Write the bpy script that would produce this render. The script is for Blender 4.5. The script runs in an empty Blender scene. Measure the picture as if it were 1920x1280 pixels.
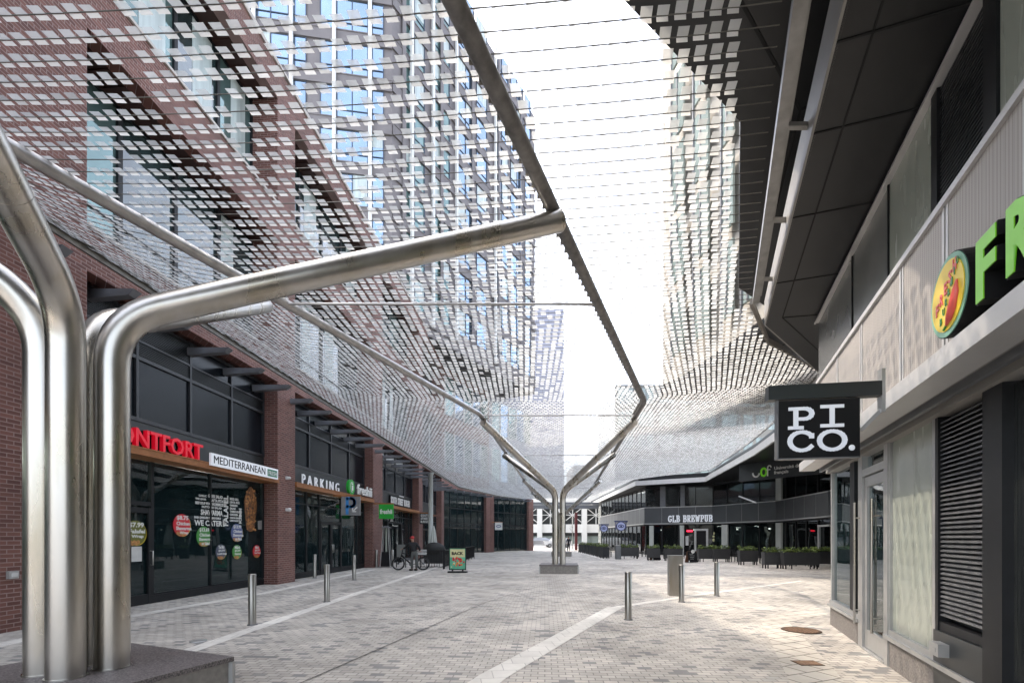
import bpy, math, random
from mathutils import Vector, Matrix
R = random.Random(7)
rad = math.radians
SC = bpy.context.scene
COL = SC.collection
# ------------------------------------------------------------------ camera
F_, CH, HZ = 880.0, 1.63, 1007.0          # focal length in photo pixels, eye height, horizon row
cam = bpy.data.cameras.new("camera"); camo = bpy.data.objects.new("camera", cam); COL.objects.link(camo)
cam.sensor_width = 36; cam.lens = 36*F_/1920; cam.shift_y = (HZ-640)/1920
cam.clip_start = .05; cam.clip_end = 3000
camo.location = (0, 0, CH); camo.rotation_euler = (rad(90), 0, 0)
SC.camera = camo
# ------------------------------------------------------------------ light
SUN_EL, SUN_DIR = rad(54.0), Vector((-.93, .37)).normalized()
W = bpy.data.worlds.new("World"); SC.world = W; W.use_nodes = True
nt = W.node_tree; bg = nt.nodes["Background"]
sky = nt.nodes.new("ShaderNodeTexSky"); sky.sky_type = 'NISHITA'; sky.sun_disc = False
sky.sun_elevation = SUN_EL; sky.sun_rotation = math.atan2(SUN_DIR.x, SUN_DIR.y)
sky.air_density = 1.0; sky.dust_density = 4.0; sky.ozone_density = 1.0
hs = nt.nodes.new("ShaderNodeHueSaturation"); hs.inputs["Saturation"].default_value = .5; nt.links.new(sky.outputs[0], hs.inputs["Color"]); nt.links.new(hs.outputs[0], bg.inputs[0]); bg.inputs[1].default_value = .15
sl = bpy.data.lights.new("sun", 'SUN'); so = bpy.data.objects.new("sun", sl); COL.objects.link(so)
sl.energy = .62; sl.angle = rad(.8); sl.color = (1, .87, .72)
sd = Vector((SUN_DIR.x*math.cos(SUN_EL), SUN_DIR.y*math.cos(SUN_EL), math.sin(SUN_EL)))
so.rotation_euler = sd.to_track_quat('Z', 'Y').to_euler(); so.location = (0, 0, 60)
vs = SC.view_settings; vs.view_transform = 'Standard'; vs.look = 'None'; vs.exposure = 2.82; vs.gamma = 1
SC.cycles.max_bounces = 6; SC.cycles.transparent_max_bounces = 16; SC.cycles.glossy_bounces = 4; SC.cycles.transmission_bounces = 5
try: SC.cycles.use_denoising = True
except Exception: pass

# ------------------------------------------------------------------ helpers
def gp(px, py, z=0.):                      # photo pixel -> point on the level plane z
    Y = F_*(CH-z)/(py-HZ)
    return Vector(((px-960)/F_*Y, Y, z))
def at(px, py, Y):                         # photo pixel -> point at depth Y
    return Vector(((px-960)/F_*Y, Y, CH+(HZ-py)*Y/F_))
def setp(o, label=None, cat=None, group=None, kind=None):
    if label: o['label'] = label
    if cat: o['category'] = cat
    if group: o['group'] = group
    if kind: o['kind'] = kind
    return o
def thing(name, label, cat, loc=(0, 0, 0), rz=0., group=None):
    o = bpy.data.objects.new(name, None); COL.objects.link(o); o.empty_display_size = .2
    o.location = loc; o.rotation_euler = (0, 0, rz)
    return setp(o, label, cat, group)
class MB:
    def __init__(s): s.v = []; s.f = []; s.mi = []; s.sm = []; s.m = 0; s.smooth = False
    def add(s, vs, fs, smooth=None):
        b = len(s.v); s.v += [tuple(v) for v in vs]
        for f in fs:
            s.f.append(tuple(i+b for i in f)); s.mi.append(s.m); s.sm.append(s.smooth if smooth is None else smooth)
    def hexa(s, p):                        # p: 4 bottom corners (ccw from above), 4 top corners
        s.add(p, [(3, 2, 1, 0), (4, 5, 6, 7), (0, 1, 5, 4), (1, 2, 6, 5), (2, 3, 7, 6), (3, 0, 4, 7)])
    def box(s, x0, x1, y0, y1, z0, z1):
        s.hexa([(x0, y0, z0), (x1, y0, z0), (x1, y1, z0), (x0, y1, z0), (x0, y0, z1), (x1, y0, z1), (x1, y1, z1), (x0, y1, z1)])
    def quad(s, a, b, c, d): s.add([a, b, c, d], [(0, 1, 2, 3)])
    def prism(s, poly, z0, z1):
        n = len(poly); a = sum(poly[i][0]*poly[(i+1) % n][1]-poly[(i+1) % n][0]*poly[i][1] for i in range(n))
        if a < 0: poly = poly[::-1]
        z0s = z0 if isinstance(z0, (list, tuple)) else [z0]*n; z1s = z1 if isinstance(z1, (list, tuple)) else [z1]*n
        s.add([(p[0], p[1], z) for p, z in zip(poly, z0s)]+[(p[0], p[1], z) for p, z in zip(poly, z1s)],
              [tuple(range(n-1, -1, -1)), tuple(range(n, 2*n))]+[(i, (i+1) % n, n+(i+1) % n, n+i) for i in range(n)])
    def bar(s, a, b, w, h, up=(0, 0, 1)):  # rectangular bar from a to b
        a, b = Vector(a), Vector(b); d = (b-a).normalized(); u = Vector(up)
        if abs(d.dot(u)) > .98: u = Vector((1, 0, 0))
        r = d.cross(u).normalized()*w/2; t = r.cross(d).normalized()*h/2
        s.add([a-r-t, a+r-t, a+r+t, a-r+t, b-r-t, b+r-t, b+r+t, b-r+t],
              [(0, 1, 2, 3), (7, 6, 5, 4), (4, 5, 1, 0), (5, 6, 2, 1), (6, 7, 3, 2), (7, 4, 0, 3)])
    def tube(s, pts, r, n=12, cap=True):
        pts = [Vector(p) for p in pts]; k = len(pts); rs = r if isinstance(r, (list, tuple)) else [r]*k
        d0 = (pts[1]-pts[0]).normalized(); u = Vector((0, 0, 1)) if abs(d0.z) < .9 else Vector((0, 1, 0))
        a = d0.cross(u).normalized(); ring = []
        for i, p in enumerate(pts):
            d = (pts[min(i+1, k-1)]-pts[max(i-1, 0)]).normalized()
            a = (a-d*a.dot(d)).normalized(); b = d.cross(a)
            ring += [p+(a*math.cos(2*math.pi*j/n)+b*math.sin(2*math.pi*j/n))*rs[i] for j in range(n)]
        s.add(ring, [(i*n+j, i*n+(j+1) % n, (i+1)*n+(j+1) % n, (i+1)*n+j) for i in range(k-1) for j in range(n)], True)
        if cap:
            s.add(ring[:n], [tuple(range(n-1, -1, -1))], False); s.add(ring[-n:], [tuple(range(n))], False)
    def lathe(s, prof, c=(0, 0, 0), n=20, axis='z'):
        V = []
        for r, z in prof:
            for j in range(n):
                q = 2*math.pi*j/n; x, y = r*math.cos(q), r*math.sin(q)
                V.append((c[0]+x, c[1]+y, c[2]+z) if axis == 'z' else ((c[0]+x, c[1]+z, c[2]+y) if axis == 'y' else (c[0]+z, c[1]+x, c[2]+y)))
        s.add(V, [(i*n+j, i*n+(j+1) % n, (i+1)*n+(j+1) % n, (i+1)*n+j) for i in range(len(prof)-1) for j in range(n)], True)
        s.add(V[:n], [tuple(range(n-1, -1, -1))], False); s.add(V[-n:], [tuple(range(n))], False)
    def ell(s, c, r, n=12, m=8):
        prof = [(math.sin(math.pi*i/m), -math.cos(math.pi*i/m)) for i in range(m+1)]
        V = [(c[0]+r[0]*a*math.cos(2*math.pi*j/n), c[1]+r[1]*a*math.sin(2*math.pi*j/n), c[2]+r[2]*z) for a, z in prof for j in range(n)]
        s.add(V, [(i*n+j, i*n+(j+1) % n, (i+1)*n+(j+1) % n, (i+1)*n+j) for i in range(m) for j in range(n)], True)
    def build(s, name, mats, parent=None, local=False, loc=None):
        me = bpy.data.meshes.new(name)
        off = Vector((0, 0, 0))
        if parent is not None and not local:
            p = parent
            while p is not None: off += p.location; p = p.parent
        if loc is not None: off = Vector(loc)
        me.from_pydata([(v[0]-off.x, v[1]-off.y, v[2]-off.z) for v in s.v], [], s.f)
        me.polygons.foreach_set("material_index", s.mi); me.polygons.foreach_set("use_smooth", s.sm)
        for m in (mats if isinstance(mats, (list, tuple)) else [mats]): me.materials.append(m)
        me.validate(); me.update()
        o = bpy.data.objects.new(name, me); COL.objects.link(o)
        if parent is not None: o.parent = parent
        if loc is not None: o.location = loc
        return o
class Fr:                                  # facade frame: X = a + b*Y, outward normal sign sg
    def __init__(s, a, b, sg):
        s.a, s.b = a, b; n = Vector((1, -b, 0)).normalized()*sg; s.n = n
        s.x = Vector((b, 1, 0)).normalized()*sg        # reading direction of writing on it
        s.L = math.sqrt(1+b*b)
    def p(s, Y, o, z): return Vector((s.a+s.b*Y+s.n.x*o, Y+s.n.y*o, z))
    def Y(s, px): return -s.a/(s.b-(px-960)/F_)
    def box(s, mb, Y0, Y1, o0, o1, z0, z1):
        if s.n.x > 0: q = [(Y0, o1), (Y1, o1), (Y1, o0), (Y0, o0)]
        else: q = [(Y0, o0), (Y1, o0), (Y1, o1), (Y0, o1)]
        mb.hexa([s.p(y, o, z0) for y, o in q]+[s.p(y, o, z1) for y, o in q])
class Pl(Fr):                              # frame between two plan points A -> B, outward normal to the right of A->B
    def __init__(s, A, B):
        s.A = Vector((A[0], A[1], 0)); d = Vector((B[0]-A[0], B[1]-A[1], 0)); s.len = d.length; s.d = d.normalized()
        s.n = Vector((s.d.y, -s.d.x, 0)); s.x = s.d
    def p(s, t, o, z): v = s.A+s.d*t+s.n*o; return Vector((v.x, v.y, z))
    def box(s, mb, t0, t1, o0, o1, z0, z1):
        q = [(t0, o1), (t1, o1), (t1, o0), (t0, o0)]
        mb.hexa([s.p(y, o, z0) for y, o in q]+[s.p(y, o, z1) for y, o in q])
    def t(s, px):                          # where the ray through column px meets the frame
        k = (px-960)/F_; return (k*s.A.y-s.A.x)/(s.d.x-k*s.d.y)

_tc = {}
def text_geo(txt, bold=0., res=2):
    key = (txt, bold)
    if key not in _tc:
        cu = bpy.data.curves.new("t", 'FONT'); cu.body = txt; cu.offset = bold; cu.resolution_u = res; cu.extrude = .5
        cu.space_line = .95
        o = bpy.data.objects.new("t", cu); COL.objects.link(o); dg = bpy.context.evaluated_depsgraph_get()
        me = bpy.data.meshes.new_from_object(o.evaluated_get(dg))
        vv = [tuple(v.co) for v in me.vertices]; ff = [tuple(p.vertices) for p in me.polygons]
        bpy.data.objects.remove(o); bpy.data.curves.remove(cu); bpy.data.meshes.remove(me)
        x0 = min(v[0] for v in vv); x1 = max(v[0] for v in vv); y0 = min(v[1] for v in vv); y1 = max(v[1] for v in vv)
        _tc[key] = ([((v[0]-x0)/(x1-x0), (v[1]-y0)/(y1-y0), v[2]+.5) for v in vv], ff, (x1-x0)/(y1-y0))
    return _tc[key]
def text(mb, txt, O, ax, w, h, th=.02, bold=0., up=(0, 0, 1), shear=0.):
    """writing whose box is w wide along ax and h high along up, lower left corner O, thickness th along ax x up"""
    vv, ff, _ = text_geo(txt, bold); O = Vector(O); ax = Vector(ax); up = Vector(up); n = ax.cross(up)
    mb.add([O+ax*(v[0]*w+shear*v[1]*h)+up*(v[1]*h)+n*(v[2]*th) for v in vv], ff, False)
def strokes(mb, lines, O, ax, w, h, sw, th, up=(0, 0, 1), sv=None):
    """letters made of straight strokes in a unit box"""
    O = Vector(O); ax = Vector(ax); up = Vector(up); n = ax.cross(up)
    for l in lines:
        P = [O+ax*(x*w)+up*(y*h) for x, y in l]
        for a, b in zip(P, P[1:]):
            d = (b-a).normalized(); k = abs(d.dot(up)); t = sw*k+(sv or sw)*(1-k)
            r = n.cross(d).normalized()*t/2; e = d*t*.35
            V = [a-e-r, b+e-r, b+e+r, a-e+r]
            mb.add(V+[v+n*th for v in V], [(3, 2, 1, 0), (4, 5, 6, 7), (0, 1, 5, 4), (1, 2, 6, 5), (2, 3, 7, 6), (3, 0, 4, 7)], False)
def arc(cx, cy, rx, ry, a0, a1, n=14): return [(cx+rx*math.cos(rad(a0+(a1-a0)*i/n)), cy+ry*math.sin(rad(a0+(a1-a0)*i/n))) for i in range(n+1)]
def serif(x, y, w=.32): return [(x-w/2, y), (x+w/2, y)]
SLAB = {
 'G': [arc(.5, .5, .42, .47, 40, 320), [(.86, .2), (.86, .45)], [(.6, .45), (1, .45)], [(.82, .8), (.82, .95)]],
 'L': [[(.28, 0), (.28, 1)], serif(.28, 1, .45), [(.05, 0), (.92, 0), (.92, .25)]],
 'B': [[(.25, 0), (.25, 1)], [(.05, 0), (.6, 0)]+arc(.6, .26, .3, .26, -90, 90, 8)+[(.25, .52)], [(.05, 1), (.55, 1)]+arc(.55, .76, .28, .24, 90, -90, 8)],
 'R': [[(.25, 0), (.25, 1)], serif(.25, 0, .42), [(.05, 1), (.55, 1)]+arc(.55, .75, .28, .25, 90, -90, 8)+[(.25, .5)], [(.5, .5), (.85, 0)], serif(.87, 0, .3)],
 'E': [[(.25, 0), (.25, 1)], [(.05, 0), (.9, 0), (.9, .25)], [(.05, 1), (.85, 1), (.85, .76)], [(.25, .5), (.62, .5)], [(.62, .4), (.62, .6)]],
 'W': [[(.12, 1), (.32, 0), (.5, .8), (.68, 0), (.88, 1)], serif(.12, 1, .28), serif(.88, 1, .28)],
 'P': [[(.28, 0), (.28, 1)], serif(.28, 0, .5), [(.05, 1), (.6, 1)]+arc(.6, .73, .28, .27, 90, -90, 8)+[(.28, .46)]],
 'U': [[(.22, 1), (.22, .35)]+arc(.5, .33, .28, .33, 180, 360, 8)+[(.78, 1)], serif(.22, 1, .4), serif(.78, 1, .4)],
 'I': [[(.5, 0), (.5, 1)], [(.12, 0), (.88, 0)], [(.12, 1), (.88, 1)]],
 'C': [arc(.52, .5, .46, .48, 35, 325, 18), [(.9, .72), (.9, .82)]],
 'O': [arc(.5, .5, .45, .48, 0, 360, 22)]}
def slab(mb, word, O, ax, w, h, sw, th, gap=.12, sv=None):
    O = Vector(O); ax = Vector(ax); ws = [0.6 if c == ' ' else (1.25 if c == 'W' else 1.) for c in word]
    u = w/(sum(ws)+gap*(len(word)-1)); x = 0
    for c, k in zip(word, ws):
        if c != ' ': strokes(mb, SLAB[c], O+ax*x, ax, u*k, h, sw, th, sv=sv)
        x += u*(k+gap)

# ------------------------------------------------------------------ materials
def newmat(name):
    m = bpy.data.materials.new(name); m.use_nodes = True
    return m, m.node_tree, m.node_tree.nodes["Principled BSDF"]
def mat(name, col, rough=.6, metal=0., var=.12, scale=6., bump=0., spec=.5, coat=0., stretch=None, rvar=0., emit=None, es=1.):
    """plain surface with noise in colour (and roughness / bump)"""
    m, t, b = newmat(name); N = t.nodes.new; L = t.links.new
    tc = N("ShaderNodeTexCoord"); mp = N("ShaderNodeMapping"); L(tc.outputs["Object"], mp.inputs[0])
    if stretch: mp.inputs["Scale"].default_value = stretch
    no = N("ShaderNodeTexNoise"); no.inputs["Scale"].default_value = scale; no.inputs["Detail"].default_value = 5; L(mp.outputs[0], no.inputs[0])
    mr = N("ShaderNodeMapRange"); mr.inputs[1].default_value = .25; mr.inputs[2].default_value = .75
    mr.inputs[3].default_value = 1-var; mr.inputs[4].default_value = 1+var; L(no.outputs[0], mr.inputs[0])
    mx = N("ShaderNodeVectorMath"); mx.operation = 'SCALE'; mx.inputs[0].default_value = [c*.8 for c in col[:3]]; L(mr.outputs[0], mx.inputs[3])
    L(mx.outputs[0], b.inputs["Base Color"])
    b.inputs["Roughness"].default_value = rough; b.inputs["Metallic"].default_value = metal
    b.inputs["Specular IOR Level"].default_value = spec; b.inputs["Coat Weight"].default_value = coat
    if rvar:
        r2 = N("ShaderNodeMapRange"); r2.inputs[1].default_value = .3; r2.inputs[2].default_value = .7
        r2.inputs[3].default_value = max(.02, rough-rvar); r2.inputs[4].default_value = rough+rvar
        n2 = N("ShaderNodeTexNoise"); n2.inputs["Scale"].default_value = scale*1.7; L(mp.outputs[0], n2.inputs[0]); L(n2.outputs[0], r2.inputs[0]); L(r2.outputs[0], b.inputs["Roughness"])
    if bump:
        bp = N("ShaderNodeBump"); bp.inputs["Strength"].default_value = bump; bp.inputs["Distance"].default_value = .01
        L(no.outputs[0], bp.inputs["Height"]); L(bp.outputs[0], b.inputs["Normal"])
    if emit: b.inputs["Emission Color"].default_value = (*emit, 1); b.inputs["Emission Strength"].default_value = es*.7
    return m
def brickmat(name, c1, c2, mortar, bw, bh, ms, wall=True, rot=0., rough=.8, bump=.4, dark=None, blotch=.2, off=.5):
    m, t, b = newmat(name); N = t.nodes.new; L = t.links.new
    tc = N("ShaderNodeTexCoord"); src = tc.outputs["Object"]
    if wall:
        sp = N("ShaderNodeSeparateXYZ"); L(src, sp.inputs[0]); ad = N("ShaderNodeMath"); ad.operation = 'ADD'
        L(sp.outputs[0], ad.inputs[0]); L(sp.outputs[1], ad.inputs[1]); cb = N("ShaderNodeCombineXYZ"); L(ad.outputs[0], cb.inputs[0]); L(sp.outputs[2], cb.inputs[1]); vec = cb.outputs[0]
    else:
        mp = N("ShaderNodeMapping"); mp.inputs["Rotation"].default_value = (0, 0, rot); L(src, mp.inputs[0]); vec = mp.outputs[0]
    br = N("ShaderNodeTexBrick"); L(vec, br.inputs[0]); br.offset = off
    br.inputs["Scale"].default_value = 1; br.inputs["Brick Width"].default_value = bw; br.inputs["Row Height"].default_value = bh
    br.inputs["Mortar Size"].default_value = ms; br.inputs["Mortar Smooth"].default_value = .2
    br.inputs["Color1"].default_value = (*c1, 1); br.inputs["Color2"].default_value = (*c2, 1); br.inputs["Mortar"].default_value = (*mortar, 1)
    out = br.outputs[0]
    if dark:                               # scattered darker units
        b2 = N("ShaderNodeTexBrick"); L(vec, b2.inputs[0]); b2.offset = off
        for k in ("Scale", "Brick Width", "Row Height"): b2.inputs[k].default_value = br.inputs[k].default_value
        b2.inputs["Mortar Size"].default_value = ms; b2.inputs["Color1"].default_value = (0, 0, 0, 1); b2.inputs["Color2"].default_value = (1, 1, 1, 1); b2.inputs["Mortar"].default_value = (0, 0, 0, 1)
        th = N("ShaderNodeMapRange"); th.inputs[1].default_value = dark[1]; th.inputs[2].default_value = dark[1]+.06; L(b2.outputs[0], th.inputs[0])
        mx = N("ShaderNodeMix"); mx.data_type = 'RGBA'; L(th.outputs[0], mx.inputs[0]); L(out, mx.inputs[6]); mx.inputs[7].default_value = (*dark[0], 1); out = mx.outputs[2]
    no = N("ShaderNodeTexNoise"); no.inputs["Scale"].default_value = .9; no.inputs["Detail"].default_value = 8; L(src, no.inputs[0])
    mr = N("ShaderNodeMapRange"); mr.inputs[1].default_value = .3; mr.inputs[2].default_value = .7; mr.inputs[3].default_value = 1-blotch; mr.inputs[4].default_value = 1+blotch; L(no.outputs[0], mr.inputs[0])
    vm = N("ShaderNodeVectorMath"); vm.operation = 'SCALE'; L(out, vm.inputs[0]); L(mr.outputs[0], vm.inputs[3]); L(vm.outputs[0], b.inputs["Base Color"])
    if not wall:                           # worn patches and small dark spots
        n3 = N("ShaderNodeTexNoise"); n3.inputs["Scale"].default_value = .28; n3.inputs["Detail"].default_value = 9; n3.inputs["Roughness"].default_value = .7; L(src, n3.inputs[0])
        r3 = N("ShaderNodeMapRange"); r3.inputs[1].default_value = .36; r3.inputs[2].default_value = .6; r3.inputs[3].default_value = .72; r3.inputs[4].default_value = 1.06; L(n3.outputs[0], r3.inputs[0])
        v3 = N("ShaderNodeTexVoronoi"); v3.inputs["Scale"].default_value = 2.2; L(src, v3.inputs[0]); r4 = N("ShaderNodeMapRange"); r4.inputs[1].default_value = .035; r4.inputs[2].default_value = .06; r4.inputs[3].default_value = .6; r4.inputs[4].default_value = 1; L(v3.outputs[0], r4.inputs[0])
        mm = N("ShaderNodeMath"); mm.operation = 'MULTIPLY'; L(r3.outputs[0], mm.inputs[0]); L(r4.outputs[0], mm.inputs[1]); v4 = N("ShaderNodeVectorMath"); v4.operation = 'SCALE'; L(vm.outputs[0], v4.inputs[0]); L(mm.outputs[0], v4.inputs[3]); L(v4.outputs[0], b.inputs["Base Color"])
    b.inputs["Roughness"].default_value = rough
    bp = N("ShaderNodeBump"); bp.inputs["Strength"].default_value = bump; bp.inputs["Distance"].default_value = .006; bp.invert = True
    L(br.outputs["Fac"], bp.inputs["Height"]); L(bp.outputs[0], b.inputs["Normal"])
    return m
def glassmat(name, tint=(.3, .36, .37), refl=1.5, body=(.01, .014, .016), clear=.55, wob=.02, rough=.01):
    """real see-through pane: fresnel mirror over a tinted clear sheet mixed with a little body colour"""
    m, t, b = newmat(name); N = t.nodes.new; L = t.links.new
    t.nodes.remove(b); out = t.nodes["Material Output"]
    tr = N("ShaderNodeBsdfTransparent"); tr.inputs[0].default_value = (*tint, 1)
    df = N("ShaderNodeBsdfDiffuse"); df.inputs[0].default_value = (*body, 1)
    gl = N("ShaderNodeBsdfGlossy"); gl.inputs["Roughness"].default_value = rough; gl.inputs[0].default_value = (.93, .97, .98, 1)
    fr = N("ShaderNodeFresnel"); fr.inputs[0].default_value = refl
    tc = N("ShaderNodeTexCoord"); no = N("ShaderNodeTexNoise"); no.inputs["Scale"].default_value = .8; no.inputs["Detail"].default_value = 1; L(tc.outputs["Object"], no.inputs[0])
    bp = N("ShaderNodeBump"); bp.inputs["Strength"].default_value = 1; bp.inputs["Distance"].default_value = wob; L(no.outputs[0], bp.inputs["Height"]); L(bp.outputs[0], gl.inputs["Normal"])
    m1 = N("ShaderNodeMixShader"); m1.inputs[0].default_value = clear; L(df.outputs[0], m1.inputs[1]); L(tr.outputs[0], m1.inputs[2])
    m2 = N("ShaderNodeMixShader"); L(fr.outputs[0], m2.inputs[0]); L(m1.outputs[0], m2.inputs[1]); L(gl.outputs[0], m2.inputs[2]); L(m2.outputs[0], out.inputs[0])
    return m
def steelmat(name, col=(.48, .46, .43), rough=.29, ax='z'):
    m, t, b = newmat(name); N = t.nodes.new; L = t.links.new
    tc = N("ShaderNodeTexCoord"); mp = N("ShaderNodeMapping"); L(tc.outputs["Object"], mp.inputs[0])
    mp.inputs["Scale"].default_value = (40, 40, 1.2)
    n1 = N("ShaderNodeTexNoise"); n1.inputs["Scale"].default_value = 2; n1.inputs["Detail"].default_value = 6; L(mp.outputs[0], n1.inputs[0])
    n2 = N("ShaderNodeTexNoise"); n2.inputs["Scale"].default_value = 1.4; n2.inputs["Detail"].default_value = 5; n2.inputs["Roughness"].default_value = .5; m3 = N("ShaderNodeMapping"); m3.inputs["Scale"].default_value = (2.2, 2.2, .5); L(tc.outputs["Object"], m3.inputs[0]); L(m3.outputs[0], n2.inputs[0])
    r = N("ShaderNodeMapRange"); r.inputs[1].default_value = .3; r.inputs[2].default_value = .75; r.inputs[3].default_value = rough-.05; r.inputs[4].default_value = rough+.08; L(n2.outputs[0], r.inputs[0]); L(r.outputs[0], b.inputs["Roughness"])
    cr = N("ShaderNodeValToRGB"); cr.color_ramp.elements[0].position = .3; cr.color_ramp.elements[0].color = (col[0]*.78, col[1]*.73, col[2]*.62, 1); cr.color_ramp.elements[1].position = .56; cr.color_ramp.elements[1].color = (*col, 1)
    L(n2.outputs[0], cr.inputs[0]); L(cr.outputs[0], b.inputs["Base Color"]); b.inputs["Metallic"].default_value = 1
    return m
def platemat(name, col, transp):
    m, t, b = newmat(name); N = t.nodes.new; L = t.links.new; t.nodes.remove(b); out = t.nodes["Material Output"]
    tl = N("ShaderNodeBsdfTranslucent"); df = N("ShaderNodeBsdfDiffuse"); gl = N("ShaderNodeBsdfGlossy"); gl.inputs["Roughness"].default_value = .25; tr = N("ShaderNodeBsdfTransparent")
    g = N("ShaderNodeNewGeometry"); mr = N("ShaderNodeMapRange"); mr.inputs[3].default_value = .72; mr.inputs[4].default_value = 1.18; L(g.outputs["Random Per Island"], mr.inputs[0])
    vm = N("ShaderNodeVectorMath"); vm.operation = 'SCALE'; vm.inputs[0].default_value = col; L(mr.outputs[0], vm.inputs[3])
    L(vm.outputs[0], tl.inputs[0]); L(vm.outputs[0], df.inputs[0]); gl.inputs[0].default_value = (.8, .8, .8, 1)
    a = N("ShaderNodeMixShader"); a.inputs[0].default_value = .45; L(tl.outputs[0], a.inputs[1]); L(df.outputs[0], a.inputs[2])
    c = N("ShaderNodeMixShader"); c.inputs[0].default_value = .16; L(a.outputs[0], c.inputs[1]); L(gl.outputs[0], c.inputs[2])
    d = N("ShaderNodeMixShader"); d.inputs[0].default_value = transp; L(c.outputs[0], d.inputs[1]); L(tr.outputs[0], d.inputs[2]); L(d.outputs[0], out.inputs[0])
    return m

M = {}
M['paver'] = brickmat('grey_pavers', (.41, .375, .33), (.57, .525, .46), (.22, .20, .185), .165, .10, .007, wall=False, rot=rad(4), rough=.72, bump=.35, dark=((.23, .225, .215), .84), blotch=.22)
M['strip'] = brickmat('pale_pavers', (.62, .585, .53), (.70, .665, .60), (.44, .41, .37), .3, .3, .006, wall=False, rot=rad(-7), rough=.7, blotch=.12)
M['warm_paver'] = brickmat('cream_pavers', (.50, .46, .40), (.56, .52, .45), (.17, .15, .13), .3, .3, .012, wall=False, rot=rad(-22), rough=.72, blotch=.12)
M['asphalt'] = mat('asphalt', (.23, .225, .22), .85, var=.15, scale=3)
M['drain'] = mat('drain_slot', (.035, .033, .03), .6)
M['rust'] = mat('rusted_iron', (.20, .115, .065), .8, var=.45, scale=30, bump=.4)
M['rustd'] = mat('rusted_recess', (.09, .055, .035), .9, var=.4, scale=30)
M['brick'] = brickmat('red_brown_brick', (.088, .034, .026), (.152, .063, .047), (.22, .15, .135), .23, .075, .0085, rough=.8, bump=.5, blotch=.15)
M['trim'] = mat('pale_coping', (.52, .47, .42), .55, scale=2)
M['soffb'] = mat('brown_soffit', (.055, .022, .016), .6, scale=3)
M['blackmetal'] = mat('black_frame', (.010, .011, .013), .5, spec=.3, scale=8, var=.2)
M['greymetal'] = mat('grey_metal', (.16, .165, .175), .42, metal=.3, scale=4)
M['fin'] = mat('bracket_steel', (.19, .20, .22), .4, metal=.4, scale=4)
M['darkpanel'] = mat('dark_panel', (.022, .026, .028), .4, scale=2.2, var=.25)
M['spandrelglass'] = mat('dark_spandrel_glass', (.007, .01, .014), .2, scale=1.2, var=.4, spec=.22)
M['upframe'] = mat('charcoal_frame', (.028, .03, .034), .4)
M['copper'] = mat('copper_channel', (.36, .145, .05), .45, metal=.35, scale=9, var=.2)
M['glass'] = glassmat('shop_glass', (.85, .93, .93), 1.5, (.03, .065, .072), .8, .006)
M['glassr'] = glassmat('mirror_shop_glass', (.5, .55, .55), 2.6, (.04, .045, .045), .5, .002)
M['upglass'] = mat('window_glass', (.035, .06, .062), .03, scale=.9, var=.7, spec=1.0, coat=.5, bump=.9)
M['sky_tint_glass'] = mat('sky_reflection_tint_glass', (.30, .41, .55), .03, metal=.8, scale=.3, var=.25, spec=1.)  # blue of the reflected sky is put into the glass colour
M['tealglass'] = mat('teal_glass', (.17, .27, .26), .04, metal=.5, scale=.5, var=.4, spec=1.)
M['blind_and_reflection'] = mat('pale_blind_and_reflection', (.50, .57, .56), .35, scale=.8, var=.25, stretch=(6, 6, .6))  # blinds, and the panels that imitate bright reflections in shop glass
M['stone'] = mat('grey_stone', (.19, .172, .176), .7, scale=1.4, var=.12)
M['whitepost'] = mat('white_post', (.72, .72, .70), .45, scale=3, var=.05)
M['steel'] = steelmat('brushed_stainless')
M['bollard'] = steelmat('bollard_stainless', (.33, .32, .305), .3)
M['plate'] = platemat('screen_plate', (.56, .58, .58), .27)
M['lip'] = platemat('screen_plate_lip', (.74, .73, .70), .12)
M['cable'] = mat('screen_cable', (.13, .12, .105), .5, metal=.3)
M['edge'] = mat('screen_edge_steel', (.16, .145, .125), .4, metal=.5, scale=5, var=.25)
M['tubem'] = mat('grey_tube_steel', (.46, .44, .42), .35, metal=.6, scale=5, var=.3)
M['tubed'] = mat('dark_tube_steel', (.17, .16, .15), .5, metal=.3, scale=7, var=.5)
M['tubem2'] = mat('galvanised_steel', (.27, .265, .255), .45, metal=.5, scale=6, var=.2)
M['granite'] = mat('speckled_granite', (.15, .13, .125), .55, scale=75, var=1.0, bump=.15)
M['granitel'] = mat('plinth_stone', (.26, .24, .215), .55, scale=14, var=.25, bump=.1)
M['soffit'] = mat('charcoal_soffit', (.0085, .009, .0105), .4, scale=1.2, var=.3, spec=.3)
M['joint'] = mat('panel_joint', (.004, .004, .004), .9)
M['fascia'] = mat('warm_grey_fascia', (.27, .255, .235), .5, scale=1.5, var=.1)
M['ledge'] = mat('aluminium_ledge', (.62, .61, .60), .38, metal=.35, scale=3, var=.07)
M['alu'] = mat('aluminium_frame', (.50, .50, .49), .36, metal=.5, scale=5, var=.08)
M['frost'] = mat('frosted_glass', (.36, .39, .335), .22, scale=1.2, var=.07, stretch=(3, 3, .7), rvar=.1)
M['frostd'] = mat('grey_backpainted_glass', (.17, .175, .165), .25, scale=1., var=.18)
M['gravel'] = mat('grey_base_stone', (.22, .20, .185), .8, scale=40, var=.35, bump=.4)
M['glbband'] = mat('grey_panel_band', (.075, .08, .085), .42, metal=.3, scale=1, var=.12)
M['glbglass'] = glassmat('pub_glass', (.3, .33, .33), 1.5, (.01, .012, .013), .6, .01)
M['column'] = mat('pale_column', (.46, .48, .45), .6, scale=2, var=.08)
M['beige'] = mat('beige_cladding', (.30, .28, .245), .6, scale=1, var=.08)
M['teal'] = mat('tower_teal_glass', (.27, .32, .30), .15, metal=.3, scale=.7, var=.3, spec=1.)
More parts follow.
